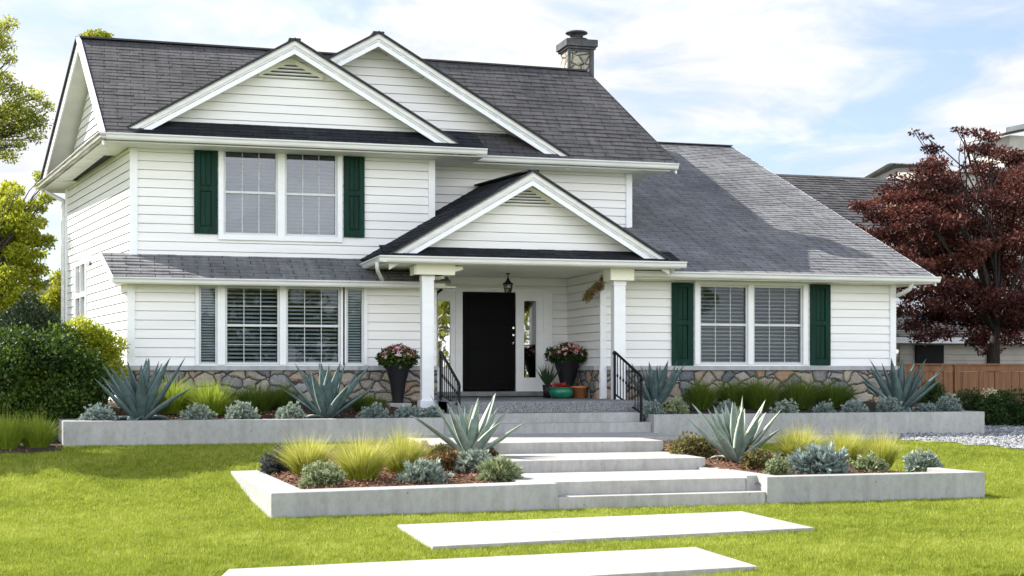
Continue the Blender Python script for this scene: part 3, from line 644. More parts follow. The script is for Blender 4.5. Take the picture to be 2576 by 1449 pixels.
# corner trim
def vtrim(x, y, z0, z1, w_=0.13, d_=0.05):
    obj('corner_trim', MB().box(x, x+w_, y-d_, y+.02, z0, z1), M['trim'], H)
vtrim(ACx-.02, YL, ZL, 3.36, 0.14); vtrim(AUx-.02, YU, 3.84, ZS-.03, .14); vtrim(XUr-.11, YU, 4.3, ZS-.03, .13); vtrim(XMr-.12, YB, 4.1, ZS-.03, .13)
vtrim(XR0-.012, YW, 1.2, 3.68, 0.13); vtrim(XR1-.12, YW, ZL, 3.52, .13)
mb = MB(); mb.prism([(Bx-.05, By), (Bx+.06, By-.14), (Bx+.08, By), (Bx, By+.1)], 0.9, ZS-.02); obj('corner_trim', mb, M['trim'], H)
mb = MB(); mb.box(ACx, XLr, YL-.035, YL-.005, W2[3]+.075, 3.33); obj('frieze_board', mb, M['cream'], H)
# stone base and ledge
mb = MB(); mb.prism([(ACx-.06, YL-.07), (XLr, YL-.07), (XLr, YB), (ACx+.05, YL+.3)], .6, 1.765)
mb.prism([(ACx-.06, YL-.07), (ACx+.1, YL+.2), (Bx+.1, By), (Bx-.08, By)][::-1][::-1], .6, 1.2)
obj('stone_base', mb, M['stone'], H)
mb = MB(); mb.box(XR0+.118, XR1+.02, YW-.07, YW+.1, .6, 1.765); mb.box(XR0-.07, XR0+.02, YW+.02, YB, 1.0, 1.765); obj('stone_base', mb, M['stone'], H)
mb = MB(); mb.box(ACx-.08, XLr+.02, YL-.12, YL+.01, 1.765, 1.852); obj('stone_ledge', mb, M['ledge'], H, bevel=.008)
mb = MB(); mb.box(XR0+.118, XR1+.05, YW-.12, YW+.01, 1.765, 1.852); mb.box(XR0-.11, XR0+.01, YW+.03, YB, 1.765, 1.852); obj('stone_ledge', mb, M['ledge'], H, bevel=.008)
# gable vents
def vent(apex, l, r, Y, n):
    a, b_, c_ = onY(*apex, Y), onY(*l, Y), onY(*r, Y); zb = (b_.z+c_.z)/2; b_.z = c_.z = zb; a.x = (b_.x+c_.x)/2
    vt = obj('gable_vent', MB().extr([a+Vector((0, -.03, .0)), b_+Vector((0, -.03, 0)), c_+Vector((0, -.03, 0))], (0, .006, 0)), M['edge'], H)
    mb = MB()
    for i in range(n+1):
        q = 1-(i)/(n+.6); z = a.z+(zb-a.z)*q; hw = (c_.x-b_.x)/2*q
        mb.bar((a.x-hw, Y-.055, z), (a.x+hw, Y-.055, z), 0.035, 0.024, (0, .45, 1))
    obj('louver', mb, M['trim'], vt)
    mb = MB(); up = Vector((0, 0, .08))
    for p in (b_, c_):
        mb.extr([p+Vector((0, -.03, -.01)), a+Vector((0, -.03, -.01)), a+Vector((0, -.03, .08)), p+Vector((0, -.03, .08))], (0, -.045, 0))
    obj('vent_frame', mb, M['cream'], vt)
vent((731, 158), (650, 197), (812, 197), 27.2, 4)
vent((1322, 474), (1255, 516), (1392, 516), 25.45, 5)
# windows
def sash_unit(W, x0, x1, z0, z1, Y, cols, glass, slat, tilt, rail=0.5, closed=False, horiz=1, grid=True):
    """double-hung unit between x0..x1, z0..z1 on wall plane Y; W = the window part"""
    zm = z0+(z1-z0)*rail
    fr = MB()
    for a, b_, c_, d_ in ((x0, x0+.035, z0, z1), (x1-.035, x1, z0, z1), (x0+.035, x1-.035, z1-.04, z1), (x0+.035, x1-.035, z0, z0+.04)):
        fr.box(a, b_, Y-.015, Y+.05, c_, d_)
    fr.box(x0+.035, x1-.035, Y-.005, Y+.045, zm-.022, zm+.022)
    obj('sash', fr, M['sash'], W)
    gm = MB().box(x0+.03, x1-.03, Y+.03, Y+.034, z0+.03, z1-.03); obj('pane', gm, M[glass], W)
    if grid:
        mm = MB()
        for (a, b_) in ((z0+.04, zm-.022), (zm+.022, z1-.04)):
            for i in range(1, cols):
                x = x0+.035+(x1-x0-.07)*i/cols; mm.box(x-.0055, x+.0055, Y+.018, Y+.0295, a, b_)
            for j in range(1, horiz+1):
                z = a+(b_-a)*j/(horiz+1); mm.box(x0+.035, x1-.035, Y+.02, Y+.029, z-.0045, z+.0045)
        obj('muntin', mm, M['blind'], W)
    bm_ = MB(); z = z0+.05; rr = random.Random(int(x0*100))
    while z < z1-.03:
        dz_ = rr.uniform(-.003, .003); dy = math.cos(tilt)*.022; dzz = math.sin(tilt)*slat*.5
        p = [(x0+.04, Y+.10-dy, z-dzz+dz_), (x1-.04, Y+.10-dy, z-dzz-dz_), (x1-.04, Y+.10+dy, z+dzz-dz_), (x0+.04, Y+.10+dy, z+dzz+dz_)]
        bm_.extr(p, (0, 0, .004)); z += slat
    obj('blind', bm_, M['blind'], W)
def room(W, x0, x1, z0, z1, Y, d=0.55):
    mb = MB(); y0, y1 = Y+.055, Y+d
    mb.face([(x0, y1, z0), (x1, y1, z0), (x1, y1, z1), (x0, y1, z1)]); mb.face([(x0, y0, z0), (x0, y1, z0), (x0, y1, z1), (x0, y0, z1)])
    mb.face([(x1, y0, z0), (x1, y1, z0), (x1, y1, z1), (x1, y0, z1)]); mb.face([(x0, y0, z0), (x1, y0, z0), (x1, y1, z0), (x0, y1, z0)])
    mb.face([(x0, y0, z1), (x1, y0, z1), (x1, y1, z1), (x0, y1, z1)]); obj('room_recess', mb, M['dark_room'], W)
def casing(W, x0, x1, z0, z1, Y, w_, mull=(), sill=True, top=True):
    mb = MB(); y0, y1 = Y-.055, Y+.03
    mb.box(x0-w_, x0, y0, y1, z0, z1+w_); mb.box(x1, x1+w_, y0, y1, z0, z1+w_); mb.box(x0, x1, y0, y1, z1, z1+w_)
    for a, b_ in mull: mb.box(a, b_, y0+.006, y1, z0, z1)
    if sill: mb.box(x0-w_, x1+w_, y0-.012, y1, z0-w_, z0)
    obj('frame', mb, M['trim'], W)
def window(q, Y, mul, cw, glass, slat, tilt, label, sill=True, cols=3, horiz=1):
    W = obj('window', MB().box(q[0]-.002, q[1]+.002, Y+.051, Y+.056, q[3]-.012, q[3]+.01), M['trim'], H); tag(W, label)
    casing(W, q[0], q[1], q[2], q[3], Y, cw, [mul], sill)
    sash_unit(W, q[0]+.004, mul[0]-.002, q[2]+.004, q[3]-.004, Y, cols, glass, slat, tilt, horiz=horiz); sash_unit(W, mul[1]+.002, q[1]-.004, q[2]+.004, q[3]-.004, Y, cols, glass, slat, tilt, horiz=horiz)
    room(W, q[0], q[1], q[2], q[3], Y); return W
window(W1, YU, (XY(698, YU), XY(716, YU)), .095, 'glass_up', .07, R(50), 'upper double window with closed pale blinds', True, 3, 0)
window(W2, YL, (XY(703, YL), XY(719, YL)), .075, 'glass', .074, R(24), 'lower left double window with open slat blinds', False, 3, 1)
window(W3, YW, (XY(1880, YW), XY(1893, YW)), .10, 'glass', .076, R(17), 'right wing double window between green shutters', False, 3, 0)
for q in (W2a, W2b):
    W = obj('window', MB().box(q[0]-.002, q[1]+.002, YL+.051, YL+.056, q[3]-.012, q[3]+.01), M['trim'], H)
    casing(W, q[0], q[1], q[2], q[3], YL, .06, (), False)
    gm = MB()
    for a, b_, c_, d_ in ((q[0], q[0]+.04, q[2], q[3]), (q[1]-.04, q[1], q[2], q[3]), (q[0]+.04, q[1]-.04, q[3]-.04, q[3]), (q[0]+.04, q[1]-.04, q[2], q[2]+.04)): gm.box(a, b_, YL-.01, YL+.05, c_, d_)
    obj('sash', gm, M['sash'], W); obj('pane', MB().box(q[0]+.03, q[1]-.03, YL+.03, YL+.034, q[2]+.03, q[3]-.03), M['glass'], W)
    bm_ = MB(); z = q[2]+.05
    while z < q[3]-.04: bm_.extr([(q[0]+.045, YL+.07, z-.014), (q[1]-.045, YL+.07, z-.014), (q[1]-.045, YL+.09, z+.014), (q[0]+.045, YL+.09, z+.014)], (0, 0, .004)); z += .05
    obj('blind', bm_, M['blind'], W); room(W, q[0], q[1], q[2], q[3], YL, .3)
# side window on the left wall
def SP(s_, z, k): return Vector((ACx+dS.x*s_+nS.x*k, ACy+dS.y*s_+nS.y*k, z))
W = obj('window', MB().extr([SP(SW[0], SW[2], -.04), SP(SW[1], SW[2], -.04), SP(SW[1], SW[3], -.04), SP(SW[0], SW[3], -.04)], (0, .003, 0)), M['glass_up'], H)
tag(W, 'small window on the sunlit left side wall')
mb = MB(); n3 = Vector((nS.x, nS.y, 0))
for a, b_, c_, d_ in ((SW[0]-.1, SW[0], SW[2]-.1, SW[3]+.1), (SW[1], SW[1]+.1, SW[2]-.1, SW[3]+.1), (SW[0], SW[1], SW[3], SW[3]+.1), (SW[0], SW[1], SW[2]-.1, SW[2]), (SW[0], SW[1], (SW[2]+SW[3])/2-.05, (SW[2]+SW[3])/2+.05), ((SW[0]+SW[1])/2-.03, (SW[0]+SW[1])/2+.03, SW[2], SW[3])):
    mb.extr([SP(a, c_, -.03), SP(b_, c_, -.03), SP(b_, d_, -.03), SP(a, d_, -.03)], n3*.08)
obj('frame', mb, M['trim'], W)
# shutters
def shutter(pl, pr, pt, pb, Y):
    x0, x1 = XY(pl, Y), XY(pr, Y); xm = (pl+pr)/2; z0, z1 = ZY(xm, pb, Y), ZY(xm, pt, Y)
    st = (x1-x0)*.26; zm = z0+(z1-z0)*.52
    mb = MB(); y0, y1 = Y-.065, Y-.02
    mb.box(x0, x0+st, y0, y1, z0, z1); mb.box(x1-st, x1, y0, y1, z0, z1)
    for a, b_ in ((z0, z0+.13), (zm-.045, zm+.045), (z1-.09, z1)): mb.box(x0+st, x1-st, y0, y1, a, b_)
    S = obj('shutter', mb, M['green'], H, bevel=.004)
    mb = MB(); mb.box(x0+st, x1-st, y1-.012, y1, z0+.13, zm-.045); mb.box(x0+st, x1-st, y1-.012, y1, zm+.045, z1-.09)
    for a, b_ in ((z0+.13, zm-.045), (zm+.045, z1-.09)):
        n_ = 2
        for i in range(n_):
            u0 = x0+st+.012+(x1-x0-2*st-.024)*i/n_; u1 = x0+st+.012+(x1-x0-2*st-.024)*(i+1)/n_-.008
            mb.box(u0, u1, y1-.032, y1-.013, a+.02, b_-.02)
    obj('panel', mb, M['green'], S, bevel=.003)
shutter(488, 547, 371, 588, YU); shutter(864, 916, 387, 597, YU); shutter(1688, 1742, 712, 920, YW); shutter(2036, 2086, 716, 919, YW)
# entrance
D0, D1 = XY(1162, YB), XY(1296, YB); dz0, dz1 = ZY(1230, 978, YB), ZY(1230, 737, YB)
door = obj('front_door', MB().box(D0, D1, YB-.01, YB+.04, dz0, dz1), M['black'], H)
mb = MB()
for i in range(2):
    for (a, b_) in ((.05, .36), (.41, .66), (.71, .95)):
        u0 = D0+(D1-D0)*(.12+.40*i); u1 = u0+(D1-D0)*.34; mb.box(u0, u1, YB-.022, YB-.008, dz0+(dz1-dz0)*a, dz0+(dz1-dz0)*b_)
obj('door_panel', mb, M['black'], door, bevel=.006)
xh = XY(1290, YB)
mb = MB()
for py in (825, 843): mb.lathe((0, 0, 0), [(0, 0), (.024, 0), (.024, .03), (0, .034)], 12) if False else mb.tube([(xh, YB-.01, ZY(1290, py, YB)), (xh, YB-.05, ZY(1290, py, YB))], .022, 12)
obj('lock', mb, M['chrome'], door)
mb = MB(); mb.tube([(xh, YB-.01, ZY(1290, 862, YB)), (xh, YB-.06, ZY(1290, 862, YB)), (xh-.03, YB-.07, ZY(1290, 866, YB))], .016, 10); obj('handle', mb, M['chrome'], door)
mb = MB(); y0 = YB-.06
mb.box(XY(1145, YB), D0, y0, YB+.02, 1.33, dz1+.02); mb.box(D1, XY(1310, YB), y0, YB+.02, 1.33, dz1+.02)
mb.box(XY(1096, YB)-.1, XY(1366, YB)+.1, y0-.01, YB+.02, dz1+.02, dz1+.10); mb.box(XY(1364, YB), XY(1387, YB), y0-.02, YB+.02, 1.33, dz1+.02)
mb.box(XY(1080, YB), XY(1094, YB), y0, YB+.02, 1.33, dz1+.02); obj('door_frame', mb, M['trim'], H)
mb = MB(); mb.box(XY(1094, YB), XY(1387, YB), YB-.20, YB-.005, 1.235, 1.33); obj('door_step', mb, M['slate'], H, bevel=.01)
for (a, b_, pl, pr, pt, pb) in ((1094, 1145, 1101, 1132, 757, 925), (1310, 1364, 1317, 1348, 757, 950)):
    x0, x1, p0, p1 = XY(a, YB), XY(b_, YB), XY(pl, YB), XY(pr, YB); zt_, zb2 = ZY(pl, pt, YB), ZY(pl, pb, YB)
    mb = MB(); mb.box(x0, p0, YB-.035, YB+.02, 1.33, dz1+.02); mb.box(p1, x1, YB-.035, YB+.02, 1.33, dz1+.02); mb.box(p0, p1, YB-.035, YB+.02, zt_, dz1+.02); mb.box(p0, p1, YB-.035, YB+.02, 1.33, zb2)
    sd_ = obj('sidelight', mb, M['trim'], H); obj('pane', MB().box(p0, p1, YB-.002, YB+.004, zb2, zt_), M['glass_side'], sd_); room(sd_, p0, p1, zb2, zt_, YB-.05, .5)
mb = MB(); mb.box(XY(1390, YB), XR0-.02, YB-.04, YB+.01, 1.22, 1.40); obj('stone_base', mb, M['stone'], H)
# posts
def post(pl, pr, Y, z0, z1, plinth):
    x0, x1 = XY(pl, Y), XY(pr, Y); mb = MB(); mb.box(x0, x1, Y, Y+(x1-x0)*.85, z0, z1)
    o = obj('porch_post', mb, M['trim'], H, bevel=.008)
    if plinth: obj('plinth', MB().box(x0-.04, x1+.04, Y-.04, Y+(x1-x0)*.85+.04, z0, z0+.22), M['trim'], o, bevel=.006)
    obj('capital', MB().box(x0-.012, x1+.012, Y-.012, Y+(x1-x0)*.85+.012, z1-.09, z1-.002), M['trim'], o, bevel=.004)
post(1062, 1092, 25.2, 1.0, 3.50, True); post(1545, 1574, 25.2, 1.0, 3.46, False)
# porch floor
mb = MB(); mb.prism([(5.60, 24.22), (9.30, 24.22), (9.20, 25.9), (9.06, YW), (9.0, YB), (5.9, YB), (5.9, YL), (5.60, YL-.1)], 0.6, 1.216)
obj('porch_floor', mb, M['slate'], H)
mb = MB(); mb.extr([(5.60, 24.03, 1.018), (5.60, 24.03, 1.19), (5.60, 24.06, 1.22), (5.60, 24.9, 1.222), (5.60, 24.9, 1.018)], (3.7, 0, 0)); obj('porch_edge', mb, M['aggregate'], H, bevel=.008)
# downspouts
def pipe(pts, r=.035): obj('downspout', MB().tube(pts, r, 8), M['gutter'], H, smooth=True)
pl_ = (Bx-.08, By+.02)
pipe([(G1.x+.1, G1.y-.2, 5.93), (G1.x+.12, G1.y-.25, 5.84), (pl_[0], pl_[1]+.05, 5.62), (pl_[0]-.02, pl_[1], 5.5), (pl_[0]-.02, pl_[1], 1.0)], .045)
pipe([(XY(949, 24.95), 24.95, 3.70), (XY(949, 24.95), 24.97, 3.6), (XY(951, 25.1), 25.1, 3.53), (XY(958, 25.6), 25.6, 3.47), (XY(964, 25.9), 25.95, 3.45)], .035)
pipe([(XY(1692, 24.95), 24.9, 3.72), (XY(1692, 25.0), 25.0, 3.66), (XY(1690, 25.25), 25.3, 3.64)], .035)
x_ = XR1
pipe([(XY(2296, 25.5), 25.5, 3.56), (XY(2292, 25.5), 25.55, 3.42), (XY(2275, 25.7), 25.75, 3.34), (x_+.05, 26.0, 3.30), (x_+.01, 26.2, 3.26), (x_-.0, 26.5, 3.2)], .045)
pipe([(XY(1205, 26.9), 26.6, 6.06), (XY(1212, 26.9), 26.9, 6.16)], .02)
# chimney
cx0, cx1, cy0, cy1 = 9.86, 10.37, 30.45, 31.05
zc1 = ZY(1457, 118, cy0)
CH = obj('chimney', MB().box(cx0, cx1, cy0, cy1, 6.2, zc1), M['chim_stone'], H)
mb = MB()
for x in (cx0, cx1-.0):
    mb.box(x-.02, x+.035, cy0-.03, cy0+.04, 6.2, zc1)
mb.box(cx1+.01, cx1+.08, cy0-.04, cy1, 6.2, zc1); mb.box(cx0, cx1, cy0-.02, cy0, zc1-.10, zc1); obj('corner_strip', mb, M['chimmetal'], CH)
mb = MB(); mb.box(cx0-.09, cx1+.15, cy0-.12, cy1+.08, zc1, zc1+.16); mb.box(cx0-.05, cx1+.12, cy0-.07, cy1+.06, zc1-.05, zc1); obj('chimney_cap', mb, M['chimmetal'], CH, bevel=.01)
fc = ((cx0+cx1)/2+.03, (cy0+cy1)/2, zc1+.16)
mb = MB(); mb.lathe(fc, [(0, 0.0), (.12, 0), (.12, .03), (.27, .045), (.28, .06), (.26, .075), (.10, .09), (.09, .12), (.15, .135), (.15, .15), (.09, .16), (.09, .19), (.24, .20), (.26, .215), (.24, .24), (.12, .265), (0, .27)], 20)
obj('flue_cap', mb, M['chimmetal'], CH, smooth=True)
# ------------------------------------------------------------------ porch things
lx, ly = XY(1278, 26.9), 26.9; lz = 3.68
L_ = thing('porch_lantern', 'black wrought iron lantern hanging from the porch ceiling above the door', 'lantern', (lx, ly, lz))
mb = MB(); mb.tube([(lx, ly, lz), (lx, ly, lz-.10)], .012, 8); mb.lathe((lx, ly, lz-.22), [(.11, 0), (.115, .012), (.06, .045), (.035, .085), (.02, .12), (0, .15)], 6); mb.lathe((lx, ly, lz-.02), [(0, 0), (.045, 0), (.045, .02), (0, .02)], 12); obj('lantern_top', mb, M['iron'], L_)
mb = MB()
for k in range(6):
    t0 = math.pi/3*k; c, s = math.cos(t0), math.sin(t0); mb.tube([(lx+.09*c, ly+.09*s, lz-.22), (lx+.08*c, ly+.08*s, lz-.30), (lx+.055*c, ly+.055*s, lz-.385)], .008, 5)
    c2_, s2_ = math.cos(t0+1.047), math.sin(t0+1.047)
    for rr, zz in ((.055, .385), (.08, .30), (.088, .24)): mb.tube([(lx+rr*c, ly+rr*s, lz-zz), (lx+rr*c2_, ly+rr*s2_, lz-zz)], .006, 5)
obj('cage', mb, M['iron'], L_)
obj('lantern_glass', MB().lathe((lx, ly, lz-.385), [(.0, .0), (.045, .005), (.07, .085), (.078, .16)], 6), M['lamp_glass'], L_)
hx, hy, hz = XY(1101, YB-.15), YB-.15, ZY(1101, 735, YB-.15)
WL = thing('wall_hook', 'small black curled iron hook on the wall left of the front door', 'hook', (hx, hy, hz))
mb = MB(); mb.tube([(hx-.08, YB-.01, hz-.06), (hx-.04, hy, hz-.04), (hx, hy, hz-.01), (hx+.05, hy, hz+.03), (hx+.08, hy, hz+.05)], [.02, .025, .02, .025, .015], 8); mb.lathe((hx+.075, hy, hz+.0), [(0, .02), (.03, .035), (.035, .06), (.02, .085), (0, .09)], 8); obj('hook', mb, M['iron'], WL)
# railings
def railing(x, ya, za, yb, zb, za0, zb0, label):
    """x plane; upper post at ya (top za, foot za0), lower newel at yb (top zb, foot zb0)"""
    T = thing('handrail', label, 'handrail', (x, yb, zb0), 'iron handrails beside the front steps')
    mb = MB(); mb.tube([(x, ya+.06, za-.02), (x, ya+.02, za+.01), (x, ya-.04, za), (x, yb+.04, zb+.03), (x, yb-.01, zb-.02), (x, yb-.01, zb-.07)], .026, 8); obj('top_rail', mb, M['iron'], T, smooth=True)
    mb = MB(); mb.bar((x, ya, za0+.1), (x, yb, zb0+.16), .025, .025); obj('bottom_rail', mb, M['iron'], T)
    for y_, a, b_ in ((ya, za0-.03, za), (yb, zb0-.03, zb)): obj('newel', MB().box(x-.02, x+.02, y_-.02, y_+.02, a, b_), M['iron'], T)
    for i in range(1, 9):
        q = i/9; y_ = ya+(yb-ya)*q; z1 = za+(zb-za)*q; z0 = za0+.1+(zb0+.06-za0)*q
        mb = MB().bar((x, y_, z0), (x, y_, z1), .014, .014, (0, 1, 0)); mb.lathe((x, y_, (z0+z1)/2-.05), [(0, 0), (.018, .03), (.022, .05), (.018, .07), (0, .1)], 6)
        obj('baluster', mb, M['iron'], T)
railing(9.0, 25.0, 2.10, 23.62, 1.65, 1.22, .85, 'black iron handrail on the right of the front steps by the agave')
railing(5.72, 25.25, 2.10, 23.8, 1.52, 1.22, 1.0, 'black iron handrail on the left of the front steps behind the porch post')
# ------------------------------------------------------------------ hard landscape
T = thing('concrete_planter', 'long low concrete planter along the left front of the house', 'planter', (2.2, 23.5, .5), 'concrete planters in front of the house')
zp = 0.965
mb = MB(); mb.prism([(-.79, 23.4), (5.36, 23.4), (5.36, 23.62), (-.35, 23.62), (-.62, 26.2), (-1.05, 26.2)], 0.2, zp); obj('wall', mb, M['concrete'], T, bevel=.012)
def zs_u(x, y): return 0.90+max(0, y-23.6)*0.10
def soilmesh(poly, fz, mat, par, ny=8):
    """soil sheet with small lumps over a quad in plan (a, b, c, d)"""
    rng = np.random.default_rng(5); a, b_, c_, d_ = [np.array(p, float) for p in poly]; nx_ = max(6, int(np.linalg.norm(b_-a)/.12)); ny = max(6, int(np.linalg.norm(d_-a)/.12)); mb = MB(); g_ = {}
    for j in range(ny+1):
        for i in range(nx_+1):
            q, r = i/nx_, j/ny; p = (a*(1-q)+b_*q)*(1-r)+(d_*(1-q)+c_*q)*r; g_[i, j] = len(mb.v); mb.v.append((p[0], p[1], fz(p[0], p[1])+rng.uniform(-.018, .018))); 
    for j in range(ny):
        for i in range(nx_): mb.f.append([g_[i, j], g_[i+1, j], g_[i+1, j+1], g_[i, j+1]]); mb.uv += [(0, 0)]*4
    return obj('soil', mb, M[mat], par, smooth=True)
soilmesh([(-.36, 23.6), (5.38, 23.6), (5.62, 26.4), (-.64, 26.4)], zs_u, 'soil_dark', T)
T = thing('concrete_planter', 'long low concrete planter along the right front of the house', 'planter', (12.4, 23.5, .5), 'concrete planters in front of the house')
mb = MB(); mb.prism([(9.16, 23.4), (15.85, 23.4), (15.85, 26.2), (15.6, 26.2), (15.6, 23.62), (9.34, 23.62), (9.34, 24.2), (9.16, 24.2)], 0.2, .985); obj('wall', mb, M['concrete'], T, bevel=.012)
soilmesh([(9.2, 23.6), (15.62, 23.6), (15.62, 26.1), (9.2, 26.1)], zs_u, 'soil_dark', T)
# front beds
def zs_f(x, y):
    hi_ = 0.27+max(0, y-17.3)*0.075; lo_ = max(0.27, gz(x, y)+0.03)
    k = (x-X0-.25)/1.0 if x < 6.5 else (11.25-(y-17.2)*.22-x)/.8
    k = min(1, max(0, k)); return lo_+(max(hi_, lo_)-lo_)*k
fl, fr_ = onY(682, 1241, 17.0), onY(1404.5, 1216, 17.0); X0, X1 = fl.x, fr_.x
def ztop(x, y): return fl.z+(fr_.z-fl.z)*(x-fl.x)/(fr_.x-fl.x)+max(0, y-17.0)*.0
X0, X1 = fl.x, fr_.x
T = thing('concrete_planter', 'front left concrete planter with three bright grass clumps', 'planter', (3.5, 17.1, 0), 'concrete planters by the garden steps')
mb = MB(); mb.prism([(X0, 17.0), (X1, 17.0), (X1, 19.0), (X1-.38, 19.0), (X1-.38, 17.42), (X0+.42, 17.42), (X0+.22, 20.9), (X0-.17, 20.9)], -.3, ztop); obj('wall', mb, M['concrete'], T, bevel=.012)
soilmesh([(X0+.38, 17.38), (X1-.34, 17.38), (X1-.34, 22.3), (X0+.2, 20.95)], zs_f, 'soil', T)
a = onY(1930, 1200, 17.0); b_ = onY(2478, 1188, 17.0)
T = thing('concrete_planter', 'front right concrete planter with an agave and a large grey-green rosette', 'planter', (9.9, 17.1, 0), 'concrete planters by the garden steps')
mb = MB(); mb.prism([(a.x, 17.0), (b_.x, 17.0), (b_.x-.1, 18.0), (b_.x-.28, 18.0), (b_.x-.22, 17.25), (a.x+.24, 17.25), (8.36, 19.1), (8.09, 19.1), (8.09, 17.3), (a.x, 17.3)], -.3, a.z); obj('wall', mb, M['concrete'], T, bevel=.012)
soilmesh([(8.2, 17.2), (11.3, 17.2), (10.2, 22.2), (8.2, 22.4)], zs_f, 'soil', T)
# steps
T = thing('garden_steps', 'broad pale concrete garden steps rising from the lawn between the front planters', 'steps', (6.8, 17.3, 0))
def step(x0, x1, y0, y1, z0, z1): obj('step', MB().box(x0, x1, y0, y1, z0, z1), M['concrete_pale'], T, bevel=.01)
step(X1+.004, a.x-.004, 17.03, 17.5, -.3, .178); step(X1-.2, 8.088, 17.32, 19.2, -.25, .345); step(4.9, 8.235, 19.0, 20.8, -.2, .51); step(4.7, 8.24, 20.65, 22.4, -.1, .675)
step(4.60, 9.1, 21.7, 23.62, 0, .677)
T = thing('porch_steps', 'two upper grey concrete steps leading up to the porch', 'steps', (7.2, 23.6, .68))
obj('step', MB().box(5.38, 9.155, 23.5, 23.9, .4, .85), M['concrete'], T, bevel=.01); obj('step', MB().box(5.375, 9.10, 23.78, 24.05, .4, 1.016), M['concrete'], T, bevel=.01)
# stepping slabs and side path
def slab(pts, label):
    o = obj('paving_slab', MB().prism(pts, -.12, .06), M['concrete_pale'], None, loc=(sum(p[0] for p in pts)/4, sum(p[1] for p in pts)/4, 0), bevel=.006); tag(o, label, 'paving slab', 'pale slabs laid in the lawn')
slab([(2.99, 13.55), (7.36, 14.02), (7.36, 15.88), (3.03, 15.55)], 'wide pale concrete slab in the lawn, nearer the garden steps')
slab([(.6, 11.0), (5.45, 11.42), (5.45, 12.82), (.95, 12.5)], 'wide pale concrete slab in the lawn, cut off by the bottom edge of the photo')
mb = MB(); mb.prism([(9.2, 22.5), (13.6, 22.75), (13.3, 23.1), (9.2, 23.15)], .3, .625); o = obj('path', mb, M['concrete_pale']); tag(o, kind='structure')
grav = [(12.2, 22.9), (14.3, 22.35), (15.6, 21.4), (17.4, 19.6), (30, 16), (30, 30), (15.9, 27), (15.9, 23.4), (12.2, 23.4)]
mb = MB(); mb.face([(x, y, gz(x, y)+.018) for x, y in grav]) 
def inpoly(x, y, poly):
    r = np.zeros(np.shape(x), bool); n = len(poly)
    for i in range(n):
        (x0, y0), (x1, y1) = poly[i], poly[(i+1) % n]
        c_ = ((y0 > y) != (y1 > y)); r ^= c_ & (x < (x1-x0)*(y-y0)/((y1-y0) or 1e-9)+x0)
    return r
rng = np.random.default_rng(11)
n = 26000; px_ = rng.uniform(11.5, 20.5, n); py_ = rng.uniform(18.5, 25.5, n); k = inpoly(px_, py_, grav); px_, py_ = px_[k], py_[k]; n = len(px_)
r_ = rng.uniform(.012, .032, n); zc_ = gza(py_)+.02+r_*rng.uniform(.0, .7, n)
OC = np.array([(1, 0, 0), (0, 1, 0), (-1, 0, 0), (0, -1, 0), (0, 0, 1)], float)
ct, st_ = np.cos(rng.uniform(0, 6.3, n)), np.sin(rng.uniform(0, 6.3, n)); V = OC[None]*(r_[:, None, None]*rng.uniform(.6, 1.3, (n, 5, 1)))
V = np.stack([V[..., 0]*ct[:, None]-V[..., 1]*st_[:, None], V[..., 0]*st_[:, None]+V[..., 1]*ct[:, None], V[..., 2]*.8], -1)+np.stack([px_, py_, zc_], -1)[:, None]
TR = V[:, [[0, 1, 4], [1, 2, 4], [2, 3, 4], [3, 0, 4]]].reshape(-1, 3, 3)
gsheet = []
o = npmesh('gravel', TR, 3, M['pebble'], np.repeat(rng.random(n), 4)); tag(o, 'pale grey loose gravel beside the right planter', 'gravel', kind='stuff')
gm = []
for i in range(60):
    for j in range(40):
        x0_, y0_ = 11.5+i*.3, 16+j*.3
        if inpoly(np.array([x0_+.15]), np.array([y0_+.15]), grav)[0]: gm.append([(x, y, gz(x, y)+.02) for x, y in ((x0_, y0_), (x0_+.3, y0_), (x0_+.3, y0_+.3), (x0_, y0_+.3))])
mb = MB()
for q in gm: mb.face(q)
o = obj('gravel_bed', mb, M['ledge']); tag(o, kind='structure')
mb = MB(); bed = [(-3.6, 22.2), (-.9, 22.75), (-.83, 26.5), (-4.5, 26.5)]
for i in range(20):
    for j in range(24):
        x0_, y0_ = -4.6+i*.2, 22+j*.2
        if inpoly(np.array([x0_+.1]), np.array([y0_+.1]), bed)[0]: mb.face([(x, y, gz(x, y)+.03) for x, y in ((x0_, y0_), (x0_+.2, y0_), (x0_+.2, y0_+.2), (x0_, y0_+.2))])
o = obj('mulch_bed', mb, M['soil_dark']); tag(o, kind='structure')
